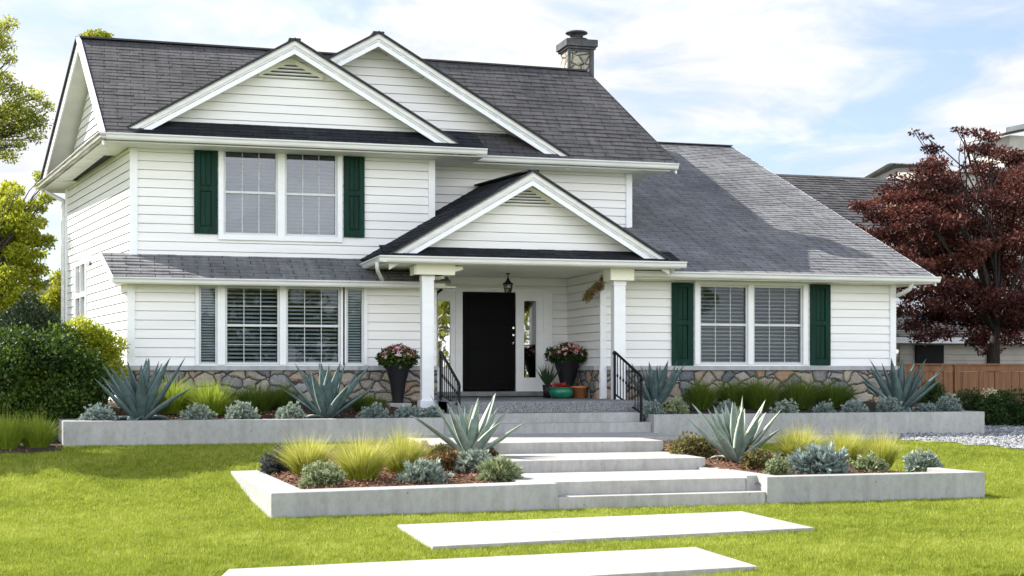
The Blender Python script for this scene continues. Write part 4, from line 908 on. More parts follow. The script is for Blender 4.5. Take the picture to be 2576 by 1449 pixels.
# ------------------------------------------------------------------ plants
def unit(a): return a/np.maximum(np.linalg.norm(a, axis=-1, keepdims=True), 1e-9)
def rhombs(c, d, L, W_, rng, flat=None):
    """leaf quads from base c along d"""
    n = len(c); r = rng.normal(size=(n, 3)) if flat is None else flat
    s = unit(np.cross(d, r)); L = np.broadcast_to(L, (n,))[:, None]; W_ = np.broadcast_to(W_, (n,))[:, None]
    m_ = c+d*L*.45
    return np.stack([c, m_+s*W_/2, c+d*L, m_-s*W_/2], 1)
def leafcloud(clumps, n, L, Wd, rng, shell=.55, up=.3):
    """clumps: list of (cx, cy, cz, rx, ry, rz)"""
    cl = np.array(clumps, float); wt = (cl[:, 3]*cl[:, 4]*cl[:, 5])**.667; idx = rng.choice(len(cl), n, p=wt/wt.sum())
    d = unit(rng.normal(size=(n, 3))); r = (shell+(1-shell)*rng.random(n)**.6)[:, None]
    r = r*(1+.18*np.sin(d[:, :1]*5+idx[:, None])*np.cos(d[:, 1:2]*6+idx[:, None]*2))
    c = cl[idx, :3]+d*r*cl[idx, 3:]
    ld = unit(d*.6+rng.normal(size=(n, 3))*.8+np.array([0, 0, up])); s = rng.uniform(.6, 1.3, n)
    ct = rng.random(len(cl))*.35
    tint = np.clip(ct[idx]+rng.random(n)*.65+.1*d[:, 2], 0, 1)
    return rhombs(c, ld, L*s, Wd*s, rng), tint
def limb(mb, p0, p1, r0, r1, rng, sag=.15):
    p0, p1 = Vector(p0), Vector(p1); L = (p1-p0).length; pts = []; rad = []
    o_ = Vector((rng.uniform(-1, 1), rng.uniform(-1, 1), rng.uniform(-.2, 1)))*L*sag
    for i in range(8):
        q = i/7; pts.append(p0.lerp(p1, q)+o_*math.sin(math.pi*q)*.5+Vector((rng.uniform(-1, 1), rng.uniform(-1, 1), rng.uniform(-1, 1)))*L*.012*(0 < i < 7)); rad.append(r0+(r1-r0)*q**.7)
    mb.tube(pts, rad, 7); return pts
def tree(name, label, cat, loc, trunk, clumps, n, L, Wd, mat, seed, r0=.12, group=None, barkm='bark', shell=.5, up=.3, nl=None, twigs=2, lk=.38):
    rr = random.Random(seed); rg = np.random.default_rng(seed); T = thing(name, label, cat, loc, group)
    mb = MB(); top = Vector(trunk[-1]); rads = [r0*(1-.6*i/(len(trunk)-1)) for i in range(len(trunk))]; rads[0] *= 1.35; mb.tube(trunk, rads, 10)
    for i, c in enumerate(clumps[:nl] if nl else clumps):
        st_ = Vector(trunk[-1]).lerp(Vector(trunk[-2]), rr.uniform(0, .9)); pts = limb(mb, st_, (c[0], c[1], c[2]-.1*c[5]), r0*lk, r0*.05, rr, .3 if lk < .3 else .15)
        for k in range(twigs):
            q = pts[rr.randint(3, 6)]; limb(mb, q, (c[0]+rr.uniform(-.8, .8)*c[3], c[1]+rr.uniform(-.8, .8)*c[4], c[2]+rr.uniform(-.5, .8)*c[5]), r0*.12, r0*.03, rr)
    obj('trunk', mb, M[barkm], T, smooth=True)
    q, ti = leafcloud(clumps, n, L, Wd, rg, shell, up); npmesh('crown', q, 4, M[mat], ti, T); return T
def mound(name, label, cat, c, w_, h, mat, seed, group, K=90, m_=13, L=.07, Wd=.02, depth=.8, spread=.9, jag=.15):
    rg = np.random.default_rng(seed); c = np.array(c, float); a_ = rg.uniform(0, 2*np.pi, K); z = rg.random(K)**.8; rr = np.sqrt(np.maximum(0, 1-z*z))
    d = np.stack([rr*np.cos(a_), rr*np.sin(a_), z], -1); sc_ = np.array([w_/2, w_/2*depth, h]); lump = 1+jag*rg.normal(size=K)
    p = c+d*sc_*(lump[:, None]*.86)-np.array([0, 0, .02]); nn = unit(d/sc_*sc_.mean()+np.array([0, 0, .35]))
    ti0 = rg.random(K)
    pp = np.repeat(p, m_, 0)-np.repeat(nn, m_, 0)*L*.5; dd = unit(np.repeat(nn, m_, 0)+rg.normal(size=(K*m_, 3))*spread*.55)
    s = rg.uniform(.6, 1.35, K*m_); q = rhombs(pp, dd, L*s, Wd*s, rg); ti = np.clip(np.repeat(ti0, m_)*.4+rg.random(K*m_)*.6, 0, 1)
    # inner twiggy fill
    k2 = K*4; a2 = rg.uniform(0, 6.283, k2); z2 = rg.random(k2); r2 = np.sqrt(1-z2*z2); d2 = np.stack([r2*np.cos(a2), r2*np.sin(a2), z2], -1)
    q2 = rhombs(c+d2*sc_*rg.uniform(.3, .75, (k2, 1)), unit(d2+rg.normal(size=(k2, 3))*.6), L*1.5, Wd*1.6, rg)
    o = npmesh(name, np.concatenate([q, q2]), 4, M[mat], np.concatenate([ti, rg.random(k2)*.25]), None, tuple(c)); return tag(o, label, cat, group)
def grass(label, c, w_, h, mat, seed, group, n=900, wid=.007, droop=.5, name='grass_clump', cat='grass clump', base_r=.25, depth=.8):
    rg = np.random.default_rng(seed); c = np.array(c, float); a_ = rg.uniform(0, 6.283, n); r = np.sqrt(rg.random(n)); out = np.stack([np.cos(a_), np.sin(a_)*depth, np.zeros(n)], -1)
    b0 = c+out*(r*w_*base_r)[:, None]; Lh = h*np.where(rg.random(n) > .93, rg.uniform(1.0, 1.28, n), rg.uniform(.45, 1.0, n))*(1-.10*r); sp = w_*(.04+.40*r**1.3*rg.uniform(.3, 1.2, n)); S = 6
    side = np.stack([-np.sin(a_), np.cos(a_), np.zeros(n)], -1)+rg.normal(size=(n, 3))*.5; side[:, 2] *= .2; side = unit(side)
    lean = rg.normal(size=(n, 3))*.05*w_; lean[:, 2] = 0; dr = droop*rg.uniform(.3, 1.2, n)*r
    P = []; Wv = []
    for i in range(S+1):
        t_ = i/S; P.append(b0+out*(sp*t_**1.5)[:, None]+lean*t_+np.array([0, 0, 1])*(Lh*(t_-dr*.45*t_**3))[:, None]); Wv.append(wid*(1-t_**1.6*.92))
    qs = []; ts = []
    tb = rg.random(n)*.5
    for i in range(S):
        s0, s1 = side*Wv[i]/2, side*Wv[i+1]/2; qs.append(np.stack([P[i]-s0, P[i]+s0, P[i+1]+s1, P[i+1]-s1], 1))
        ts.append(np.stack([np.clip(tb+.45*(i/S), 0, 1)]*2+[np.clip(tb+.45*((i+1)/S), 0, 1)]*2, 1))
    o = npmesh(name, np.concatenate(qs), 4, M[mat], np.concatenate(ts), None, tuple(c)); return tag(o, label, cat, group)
def agave(label, c, Lf, seed, mat, group, n=34, W_=.09, emin=22, emax=84, az0=0, droopers=2, name='agave'):
    rr = random.Random(seed); mb = MB(); tint = []; c = Vector(c); S = 12
    prof = [(-1, .10, 1.0), (-.5, -.06, .75), (0, -.13, .0), (.5, -.06, .75), (1, .10, 1.0), (.55, -.16, .3), (0, -.30, .0), (-.55, -.16, .3)]
    for i in range(n):
        q = i/(n-1); az = az0+i*2.39996+rr.uniform(-.2, .2); el = R(emax-(emax-emin)*q**.85+rr.uniform(-6, 6)); L = Lf*(.80+.2*math.sin(q*2.4))*rr.uniform(.86, 1.08)
        curve = rr.uniform(-.02, .16)*(.4+q); W0 = W_*rr.uniform(.85, 1.12); dr = False
        if i >= n-droopers: el = R(25); L *= .62; curve = 1.5; dr = True
        e = el; p = c+Vector((math.cos(az), math.sin(az), 0))*.05*(.3+q)+Vector((0, 0, .02)); rings = []
        for s in range(S+1):
            t_ = s/S; d = Vector((math.cos(az)*math.cos(e), math.sin(az)*math.cos(e), math.sin(e))); sd = Vector((-math.sin(az), math.cos(az), 0)); nn = d.cross(sd)
            nn = -nn if nn.dot(Vector((0, 0, 1))) < 0 and not dr else nn
            nn = sd.cross(d)*-1 if False else (d.cross(sd) if d.cross(sd).z >= 0 or dr else sd.cross(d))
            wv = W0*(.62+.38*math.sin(min(1, t_/.4)*math.pi/2))*(1-max(0, (t_-.35)/.65)**1.7); wv = max(wv, .002)
            rings.append([p+sd*(a_*wv/2)+nn*(b_*wv) for a_, b_, _ in prof]); p = p+d*(L/S); e -= curve/S*(1+t_)
        i0 = len(mb.v)
        for r in rings:
            mb.v += [tuple(x) for x in r]; tint += [x[2] for x in prof]
        for s in range(S):
            for k_ in range(8): a_ = i0+s*8+k_; b2 = i0+s*8+(k_+1) % 8; mb.f.append([a_, b2, b2+8, a_+8]); mb.uv += [(0, 0)]*4
    o = obj(name, mb, M[mat], None, smooth=True, loc=tuple(c)); at = o.data.attributes.new('tint', 'FLOAT', 'POINT'); at.data.foreach_set('value', tint); return tag(o, label, 'agave', group)
GA = 'spiky blue-grey agaves in the beds'; GG = 'ornamental grass clumps in the beds'; GM = 'low rounded cushion plants in the beds'
# upper left planter
def up(px, Y): return (XY(px, Y), Y, zs_u(0, Y))
agave('large blue-grey agave at the left end of the long left planter', up(355, 24.0), 1.16, 3, 'agave', GA, 23, .19, 34, 86, .3, 3)
agave('blue-grey agave in the long left planter in front of the double window', up(822, 24.0), 1.10, 4, 'agave', GA, 23, .185, 34, 86, 1.0, 2)
for i, (px, w_, h, mt, lb) in enumerate([(247, 98, 40, 'blue', 'silvery blue cushion left of the agave in the long left planter'),
    (498, 92, 40, 'silver', 'silver cushion in the long left planter, just right of the large agave'),
    (610, 96, 46, 'silver', 'widest silver cushion in the long left planter, second right of the large agave'),
    (732, 84, 40, 'silver', 'silver cushion in the long left planter, close to the left side of the window agave'),
    (943, 86, 34, 'blue', 'low blue-green cushion in the long left planter, before the black flower urn'),
    (1028, 84, 33, 'blue', 'low dark blue-green cushion in front of the left porch post, left part'),
    (1090, 64, 31, 'blue', 'small blue-green cushion at the right end of the long left planter by the steps')]):
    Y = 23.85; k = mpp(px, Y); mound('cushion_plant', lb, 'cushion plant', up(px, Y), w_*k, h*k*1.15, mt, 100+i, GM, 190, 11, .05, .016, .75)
for i, (px, Y, w_, top, mt, lb) in enumerate([(436, 24.9, 95, 955, 'gr_mid', 'yellow-green grass clump peeking out right of the large left agave'),
    (528, 24.7, 118, 955, 'gr_mid', 'bright tall grass clump in the long left planter under the narrow left window'),
    (640, 24.9, 112, 966, 'gr_dark', 'dark green grass clump in the long left planter behind the widest silver cushion'),
    (712, 25.1, 84, 966, 'gr_dark', 'dark green grass clump touching the left side of the window agave'),
    (925, 24.8, 84, 990, 'gr_dark', 'short dark grass clump left of the black flower urn in the planter')]):
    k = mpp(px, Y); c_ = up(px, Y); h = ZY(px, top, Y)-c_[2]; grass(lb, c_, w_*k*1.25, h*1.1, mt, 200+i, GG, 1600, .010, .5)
# upper right planter
agave('upright agave beside the right handrail at the steps', up(1650, 25.0), .98, 5, 'agave', GA, 18, .165, 48, 87, .5, 1)
agave('large blue-grey agave at the far right end of the long right planter', up(2262, 24.3), 1.16, 6, 'agave', GA, 23, .19, 32, 86, 2.0, 2)
for i, (px, Y, w_, h, mt, lb) in enumerate([(1643, 23.8, 62, 40, 'blue', 'blue-green cushion at the left end of the long right planter by the handrail foot'),
    (1702, 23.8, 78, 42, 'palegreen', 'grey-green cushion second from the left end of the long right planter'),
    (1738, 24.9, 64, 48, 'silver', 'pale silver cushion half hidden behind the first two cushions of the right planter'),
    (1828, 24.0, 64, 34, 'blue', 'blue cushion behind the big front right agave'),
    (1975, 23.8, 74, 37, 'silver', 'silver cushion in the long right planter, first one right of the front agave'),
    (2073, 23.8, 64, 31, 'blue', 'small blue-green cushion in the middle of the long right planter'),
    (2148, 23.8, 74, 37, 'blue', 'blue-green cushion in the long right planter, two places left of the corner agave'),
    (2234, 23.8, 76, 42, 'blue', 'blue-green cushion at the foot of the right corner agave'),
    (2387, 23.9, 78, 44, 'blue', 'blue-grey cushion at the far right end of the long right planter'),
    (2330, 24.0, 66, 25, 'blue', 'flat low blue-green cushion between the corner agave and the end of the right planter')]):
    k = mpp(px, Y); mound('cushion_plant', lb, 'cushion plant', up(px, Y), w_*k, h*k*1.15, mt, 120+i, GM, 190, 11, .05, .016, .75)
for i, (px, Y, w_, top, lb) in enumerate([(1762, 24.8, 72, 955, 'dark green grass clump leftmost under the left green shutter of the right wing'),
    (1848, 25.0, 92, 956, 'dark grass clump behind the left side of the big front right agave'),
    (1910, 24.8, 84, 952, 'dark green grass clump behind the right side of the big front agave'),
    (2005, 24.8, 100, 950, 'dark green grass clump below the right sash of the right wing window'),
    (2095, 24.9, 104, 958, 'dark green grass clump below the right green shutter of the right wing')]):
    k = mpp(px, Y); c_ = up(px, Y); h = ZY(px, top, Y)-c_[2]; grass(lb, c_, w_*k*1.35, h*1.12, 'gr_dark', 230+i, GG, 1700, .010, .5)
# front left bed
def fb(px, py): return hit(px, py, zs_f)
def front(kind, px, py, pw, ptop, mat, seed, label, **kw):
    c_ = fb(px, py); k = mpp(px, c_.y); h = (py-ptop)*k
    if kind == 'grass': return grass(label, c_, pw*k*1.18, h*1.06, mat, seed, GG, kw.pop('n', 2200), kw.pop('wid', .0065), kw.pop('droop', .5), base_r=.19, **kw)
    return mound('cushion_plant', label, 'cushion plant', c_, pw*k*1.1, h*1.02, mat, seed, GM, **kw)
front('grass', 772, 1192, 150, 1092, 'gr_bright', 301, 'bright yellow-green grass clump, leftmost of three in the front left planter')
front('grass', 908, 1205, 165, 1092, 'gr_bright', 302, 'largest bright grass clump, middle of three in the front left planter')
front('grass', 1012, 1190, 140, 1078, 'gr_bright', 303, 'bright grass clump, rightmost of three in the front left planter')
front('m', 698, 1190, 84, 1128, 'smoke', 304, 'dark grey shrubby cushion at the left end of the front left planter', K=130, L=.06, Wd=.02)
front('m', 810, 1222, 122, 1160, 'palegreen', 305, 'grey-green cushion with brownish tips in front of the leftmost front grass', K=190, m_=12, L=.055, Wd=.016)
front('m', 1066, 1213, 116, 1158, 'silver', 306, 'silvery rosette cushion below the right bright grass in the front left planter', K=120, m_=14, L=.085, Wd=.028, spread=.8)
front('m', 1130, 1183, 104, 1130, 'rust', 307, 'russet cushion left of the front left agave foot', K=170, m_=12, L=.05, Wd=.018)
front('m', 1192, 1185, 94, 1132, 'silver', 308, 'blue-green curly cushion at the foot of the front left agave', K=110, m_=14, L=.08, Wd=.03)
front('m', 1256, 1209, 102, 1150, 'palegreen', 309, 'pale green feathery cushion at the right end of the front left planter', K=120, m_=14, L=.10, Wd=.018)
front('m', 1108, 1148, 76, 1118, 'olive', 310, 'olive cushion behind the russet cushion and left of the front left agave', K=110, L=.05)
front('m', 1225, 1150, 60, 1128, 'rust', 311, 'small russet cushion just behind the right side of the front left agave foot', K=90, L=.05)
agave('big pale striped agave in the front left planter beside the steps', fb(1182, 1150), 1.03, 9, 'agave_bright', GA, 20, .175, 34, 86, .4, 1)
# front right bed
agave('big pale agave in the front right planter beside the steps', fb(1852, 1161), 1.06, 10, 'agave_bright', GA, 25, .17, 36, 86, 1.3, 2)
front('m', 1742, 1147, 124, 1090, 'olive', 320, 'wide yellow-brown cushion beside the upper steps left of the front right agave', K=200, m_=12, L=.055, Wd=.02)
front('m', 1905, 1178, 86, 1124, 'olive', 321, 'golden olive cushion at the right foot of the front right agave', K=150, m_=12, L=.045, Wd=.018)
front('m', 1957, 1197, 72, 1145, 'palegreen', 322, 'small pale yellow-green ball cushion at the front edge of the front right planter', K=130, m_=12, L=.04, Wd=.016)
front('m', 1975, 1152, 54, 1132, 'silver', 323, 'small silver cushion behind the yellow-green ball', K=70, L=.05)
front('m', 2062, 1190, 140, 1124, 'blue', 324, 'large grey-green rosette plant in the middle of the front right planter', K=100, m_=14, L=.13, Wd=.036, spread=.7)
front('m', 2190, 1187, 92, 1142, 'palegreen', 325, 'low pale cushion between the blue rosette and the right end of the front right planter', K=120, m_=12, L=.06)
front('m', 2320, 1183, 94, 1132, 'silver', 326, 'grey-green cushion at the right end of the front right planter', K=110, m_=13, L=.08, Wd=.026)
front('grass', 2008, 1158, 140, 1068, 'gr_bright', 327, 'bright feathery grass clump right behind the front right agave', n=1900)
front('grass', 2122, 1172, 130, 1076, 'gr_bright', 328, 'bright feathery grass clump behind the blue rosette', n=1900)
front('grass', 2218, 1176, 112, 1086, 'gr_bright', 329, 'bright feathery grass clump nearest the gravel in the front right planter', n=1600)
# grass tufts on the left mulch
for i, (px, py, w_, top, lb) in enumerate([(18, 1132, 100, 1035, 'tall green grass tuft at the very left edge of the photo'), (92, 1128, 110, 1040, 'tall green grass tuft on mulch at the left end of the long planter')]):
    c_ = hit(px, py, gz); k = mpp(px, c_.y); grass(lb, c_, w_*k, (py-top)*k, 'gr_mid', 340+i, 'green grass tufts left of the long planter', 1800, .009, .35)
# pots ------------------------------------------------
def flowerpot(px, Y, ztop_, zbot, w0, w1, lb, seed, fw, ft):
    k = mpp(px, Y); x = XY(px, Y); T = thing('flower_urn', lb, 'flower pot', (x, Y, zbot), 'tall black tapered flower pots'); h = ztop_-zbot
    s_ = 1/math.cos(math.pi/4)
    mb = MB(); mb.lathe((x, Y, zbot), [(0, 0), (w0*k/2, 0), (w0*k/2*1.0, .02), (w0*k/2*1.1+.01, h*.25), (w1*k/2*.62, h*.55), (w1*k/2*.88, h*.85), (w1*k/2, h*.985), (w1*k/2, h), (w1*k/2-.03, h), (w1*k/2-.05, h*.9), (0, h*.9)], 28)
    obj('pot', mb, M['pot'], T, smooth=True)
    rg = np.random.default_rng(seed); R_ = fw*k/2*.93; H_ = ft*k*.95; c_ = [(x+R_*.62*math.cos(a_)*q, Y+R_*.62*math.sin(a_)*q, ztop_+H_*(.28+.25*(1-q)), R_*.42, R_*.42, H_*.42) for q, a_ in [(0, 0)]+[(1, i*.785) for i in range(8)]]
    q, ti = leafcloud(c_, 2600, .07, .042, rg, .3); npmesh('foliage', q, 4, M['bush'] if seed % 2 else M['hedge'], ti, T)
    n = 170; a_ = rg.uniform(0, 6.283, n); z = rg.uniform(.15, 1, n)**.8; r = np.sqrt(1-z*z); d = np.stack([r*np.cos(a_), r*np.sin(a_), z], -1)
    cc = np.array([x, Y, ztop_+H_*.12])+d*np.array([R_*.98, R_*.98, H_*.86]); ti = rg.random(n)**(1.3 if seed % 2 else 1.0)
    qs = []
    for k_ in range(5):
        an = k_*1.2566; u_ = unit(np.cross(d, [0.1, .2, .9])); v_ = unit(np.cross(d, u_)); dd = unit(u_*math.cos(an)+v_*math.sin(an)+d*.35); qs.append(rhombs(cc, dd, rg.uniform(.02, .04, n)*(1+ti*.7), .026, rg, flat=d))
    npmesh('blossom', np.concatenate(qs), 4, M['flower'], np.tile(ti, 5), T)
x = XY(1002, 25.75); o = obj('stone_pad', MB().box(x-.20, x+.2, 25.5, 25.98, 1.02, 1.165), M['concrete_pale'], None, loc=(x, 25.75, 1.02), bevel=.01); tag(o, 'small pale stone pad under the left black flower pot', 'stone pad')
flowerpot(1001, 25.75, ZY(1001, 914, 25.75), 1.166, 27, 68, 'tall black tapered pot of pink flowers standing in the left planter by the porch post', 401, 108, 50)
flowerpot(1426, 27.0, ZY(1426, 906, 27.0), 1.217, 26, 68, 'tall black tapered pot of pink and green flowers on the porch right of the door', 402, 114, 46)
bx, by = XY(1411, 26.25), 26.25
T = thing('glazed_bowl', 'round green glazed bowl of red flowers on the porch floor', 'flower pot', (bx, by, 1.217))
obj('bowl', MB().lathe((bx, by, 1.217), [(0, 0), (.14, 0), (.2, .04), (.235, .11), (.225, .16), (.21, .185), (.23, .2), (.23, .215), (.2, .215), (.19, .17), (0, .16)], 28), M['glaze'], T, smooth=True)
rg = np.random.default_rng(77); q, ti = leafcloud([(bx-.02, by, 1.45, .17, .14, .07)], 500, .035, .025, rg, .2); npmesh('blossom', q, 4, M['flower_red'], ti, T)
bx, by = XY(1377, 26.9), 26.9
T = thing('potted_yucca', 'dark spiky plant in a slim black pot on the porch beside the sidelight', 'potted plant', (bx, by, 1.217))
obj('pot', MB().lathe((bx, by, 1.217), [(0, 0), (.075, 0), (.1, .26), (.09, .26), (0, .24)], 20), M['pot'], T, smooth=True)
rg = np.random.default_rng(78); n = 42; a_ = rg.uniform(0, 6.283, n); e_ = rg.uniform(.9, 1.5, n); d = np.stack([np.cos(a_)*np.cos(e_), np.sin(a_)*np.cos(e_), np.sin(e_)], -1)
npmesh('blades', rhombs(np.array([bx, by, 1.42])+d*.01, d, rg.uniform(.3, .56, n), .035, rg), 4, M['yucca'], rg.random(n), T)
bx, by = XY(1458, 26.5), 26.5
o = obj('terracotta_pot', MB().lathe((bx, by, 1.217), [(0, 0), (.12, 0), (.155, .2), (.165, .2), (.165, .235), (.14, .235), (.13, .18), (0, .16)], 24), M['terracotta'], None, loc=(bx, by, 1.217), smooth=True); tag(o, 'empty orange terracotta pot on the porch floor beside the green bowl', 'flower pot')
# dried hanging plant
hp = onY(1527, 684, 25.9); T = thing('dried_hanging_plant', 'withered brown plant bunch hanging from a cord under the right porch eave', 'hanging plant', tuple(hp))
a1 = onY(1512, 708, 25.9); a2 = onY(1480, 756, 25.9)
obj('cord', MB().tube([hp, a1.lerp(hp, .4)+Vector((-.01, 0, 0)), a1, a1.lerp(a2, .5)], .008, 5), M['iron'], T)
rg = np.random.default_rng(79); cl = [tuple(a1.lerp(a2, q)+Vector((rg.uniform(-.04, .04), rg.uniform(-.06, .06), rg.uniform(-.04, .04))))+(.09, .09, .07) for q in np.linspace(-.05, 1.0, 9)]
q, ti = leafcloud(cl, 1300, .045, .022, rg, .2, -.3); npmesh('leaves', q, 4, M['dried'], ti, T)
# ------------------------------------------------------------------ shrubs, trees, fence, neighbours
def cloudbush(name, label, cat, loc, clumps, n, L, Wd, mat, seed, group=None, core=True):
    T = tree(name, label, cat, loc, [(loc[0], loc[1], loc[2]), (loc[0]+.03, loc[1], loc[2]+.25), (loc[0], loc[1], loc[2]+.5)], clumps, n, L, Wd, mat, seed, .05, group, shell=.35, twigs=1); return T
rr = random.Random(8)
bc = XY(110, 25.2)
cl = []
for i in range(34):
    a_ = rr.uniform(0, 6.28); q = math.sqrt(rr.random()); cl.append((bc-.15+1.15*q*math.cos(a_), 25.3+.75*q*math.sin(a_), 1.0+rr.random()*1.42*(1-.35*q*q), .38, .38, .30))
for i in range(12): cl.append((bc-1.9+i*.26, 25.0+rr.uniform(-.2, .2), .78+rr.uniform(0, .2), .36, .36, .26))
cloudbush('shrub', 'large dark green rounded shrub at the left front corner of the house', 'shrub', (bc, 25.3, .6), cl, 43000, .062, .042, 'bush', 21)
cx_ = XY(265, 26.0)
cl = [(XY(px, 25.9), 25.9+rr.uniform(-.2, .2), ZY(px, py, 25.9), .24, .26, .2) for px, py in ((228, 838), (250, 850), (262, 880), (240, 880), (272, 905), (215, 860), (280, 925), (285, 870), (240, 920), (262, 940), (295, 945), (200, 825))]
cloudbush('shrub', 'sunlit right side of the large dark shrub, its light coloured into lime leaves', 'shrub', (cx_-.1, 25.9, .6), cl, 9500, .05, .034, 'lime', 22)  # lit lobe of the dark shrub, sunlight put into the leaf colour
# lawn-side shade tree, standing left of the view
cl = [(-9.6+i*.39+rr.uniform(-.2, .2), 28.2+rr.uniform(-.5, .5), 8.6+rr.uniform(-.4, .4), .66, .62, .45) for i in range(13)]
tree('tree', 'tall green tree left of the house, casting shade on the lawn', 'tree', (-7.6, 28.3, .6), [(-7.6, 28.3, .6), (-7.5, 28.2, 3), (-7.5, 28.2, 6.0), (-7.4, 28.2, 7.4)], cl, 30000, .11, .075, 'treegreen', 23, .16, 'green trees left of the house')
# tree T1, upper left edge
cl = []
for px, py, s in ((18, 60, .5), (5, 110, .6), (22, 150, .4), (10, 195, .5), (25, 225, .6), (60, 235, .55), (95, 245, .45), (120, 268, .35), (40, 270, .75), (75, 290, .7), (105, 310, .5), (60, 320, .6), (25, 330, .6), (10, 290, .8), (95, 345, .4), (50, 365, .4), (25, 395, .45), (8, 370, .5), (-30, 300, 1.1), (-60, 220, 1.2), (-70, 120, 1.2), (-30, 90, .9), (-90, 330, 1.2), (-120, 220, 1.4)):
    p = onY(px, py, 41+rr.uniform(-.8, .8)); cl.append((*p, s*.62, s*.6, s*.42))
tree('tree', 'airy light green tree reaching in from the upper left edge of the photo', 'tree', (-6.2, 41, .6), [(-6.2, 41, .6), (-6.0, 41, 4), (-5.2, 41, 6.5), (-4.4, 41, 8)], cl, 15000, .085, .05, 'treegreen', 24, .17, 'green trees left of the house', shell=.1, twigs=4)
cl = []
for px, py, s in ((20, 520, .8), (55, 560, .8), (30, 600, .9), (75, 600, .6), (10, 560, .9), (95, 520, .5), (112, 470, .4), (105, 445, .4), (118, 500, .4), (100, 560, .4), (112, 610, .5), (125, 600, .3), (50, 640, .8), (15, 650, 1.), (70, 675, .7), (30, 700, .9), (10, 740, .9), (45, 520, .6), (95, 640, .5), (100, 680, .5), (85, 715, .6), (60, 750, .8), (30, 780, .9), (70, 600, .7), (40, 480, .4), (20, 470, .4), (5, 490, .5), (-40, 600, 1.3), (-60, 520, 1.3), (-50, 700, 1.4), (-20, 780, 1.2)):
    p = onY(px, py, 35+rr.uniform(-.8, .8)); cl.append((*p, s*.50, s*.55, s*.32))
tree('tree', 'yellow-green tree at the left edge beside the white side wall', 'tree', (-4.2, 35, .6), [(-4.2, 35, .6), (-4.0, 35, 2.4), (-3.4, 35, 3.4), (-2.9, 35, 4.2)], cl, 26000, .08, .05, 'lime', 25, .13, 'green trees left of the house', shell=.15, twigs=3)
cl = [(*onY(px, py, 31+rr.uniform(-.3, .3)), s, s, s*.8) for px, py, s in ((70, 800, .42), (75, 775, .3), (72, 752, .2), (74, 738, .1), (100, 800, .4), (45, 810, .42), (120, 812, .25), (60, 830, .5), (100, 835, .5), (25, 830, .4), (128, 835, .2))]
cloudbush('conifer', 'small dark conifer left of the house below the neighbour roof', 'conifer', (XY(75, 31), 31, .6), cl, 8000, .07, .03, 'conifer', 26)
cl = [(*onY(px, py, 37+rr.uniform(-.3, .3)), s, s, s*.9) for px, py, s in ((150, 700, .22), (152, 730, .3), (148, 760, .35), (125, 765, .3), (135, 790, .4), (108, 790, .35), (155, 790, .35), (150, 815, .4), (118, 820, .4))]
cloudbush('shrub', 'tall lime-green shrub close behind the rear corner of the side wall', 'shrub', (XY(145, 37), 37, .6), cl, 9000, .07, .045, 'lime', 27)
cl = [(*onY(px, py, 37+rr.uniform(-.5, .5)), s, s, s*.5) for px, py, s in ((225, 93, .22), (243, 90, .28), (262, 92, .22), (250, 99, .3), (232, 100, .3))]
cl = [(c[0], c[1], c[2], c[3], c[4], c[5]) for c in cl]
tree('tree', 'tip of a tree showing just above the left end of the main ridge', 'tree', (.6, 38, .6), [(.6, 38, .6), (.6, 38, 6), (cl[1][0], 37.3, 8.9)], cl, 1500, .07, .05, 'treegreen', 28, .12, 'green trees left of the house')
# maple
cl = []; rr = random.Random(31)
spots = [(2345, 375, .5), (2352, 410, .7), (2330, 345, .3), (2300, 332, .2), (2460, 335, .5), (2490, 345, .5), (2425, 330, .3), (2405, 325, .25), (2440, 375, .5), (2475, 375, .6), (2505, 385, .7), (2545, 395, .8), (2570, 410, .9),
    (2330, 450, 1.0), (2375, 450, 1.0), (2290, 470, .9), (2250, 445, .35), (2260, 500, .9), (2340, 500, 1.2), (2400, 490, 1.1), (2220, 510, .7), (2180, 520, .6), (2155, 515, .45), (2200, 545, .6), (2250, 550, 1.0), (2310, 550, 1.2), (2380, 540, 1.2),
    (2450, 420, .7), (2520, 450, 1.2), (2570, 480, 1.3), (2490, 500, 1.0), (2550, 540, 1.4), (2440, 560, 1.1), (2500, 580, 1.4), (2200, 590, .6), (2235, 600, .9), (2290, 600, 1.2), (2360, 600, 1.3), (2570, 620, 1.5), (2430, 630, 1.3),
    (2260, 640, .9), (2320, 650, 1.2), (2390, 670, 1.3), (2470, 660, 1.3), (2540, 690, 1.5), (2310, 700, 1.0), (2370, 720, 1.2), (2440, 730, 1.3), (2300, 745, .8), (2520, 760, 1.4), (2280, 780, .7), (2340, 790, 1.0), (2410, 800, 1.1), (2480, 815, 1.1), (2560, 800, 1.2), (2375, 760, 1.0), (2290, 820, .6), (2320, 850, .6), (2370, 840, .7), (2530, 850, .9), (2450, 860, .5), (2490, 880, .6),
    (2640, 450, 1.6), (2650, 600, 1.7), (2640, 740, 1.6), (2720, 520, 1.7), (2720, 680, 1.8), (2620, 860, 1.0)]
for px, py, s in spots:
    p = onY(px, py, 29.3+rr.uniform(-1.5, 1.5)*(s > .6)); cl.append((*p, s*.50, s*.55, s*.21))
    if s > .7:
        for k_ in range(2): cl.append((p.x+rr.uniform(-.5, .5), p.y+rr.uniform(-1, 1), p.z+rr.uniform(-.3, .3), s*.36, s*.4, s*.15))
mx_, my_ = XY(2505, 29.0), 29.0
tree('maple_tree', 'dark red Japanese maple with layered branches right of the house', 'tree', (mx_, my_, .6), [(mx_, my_, .6), (mx_+.02, my_, 1.3), (mx_-.05, my_, 1.9), (mx_-.02, my_, 2.5), (mx_+.05, my_, 3.2)], cl, 108000, .082, .047, 'maple', 32, .20, shell=.15, up=.1, twigs=1, nl=32, lk=.22, barkm='bark_dark')
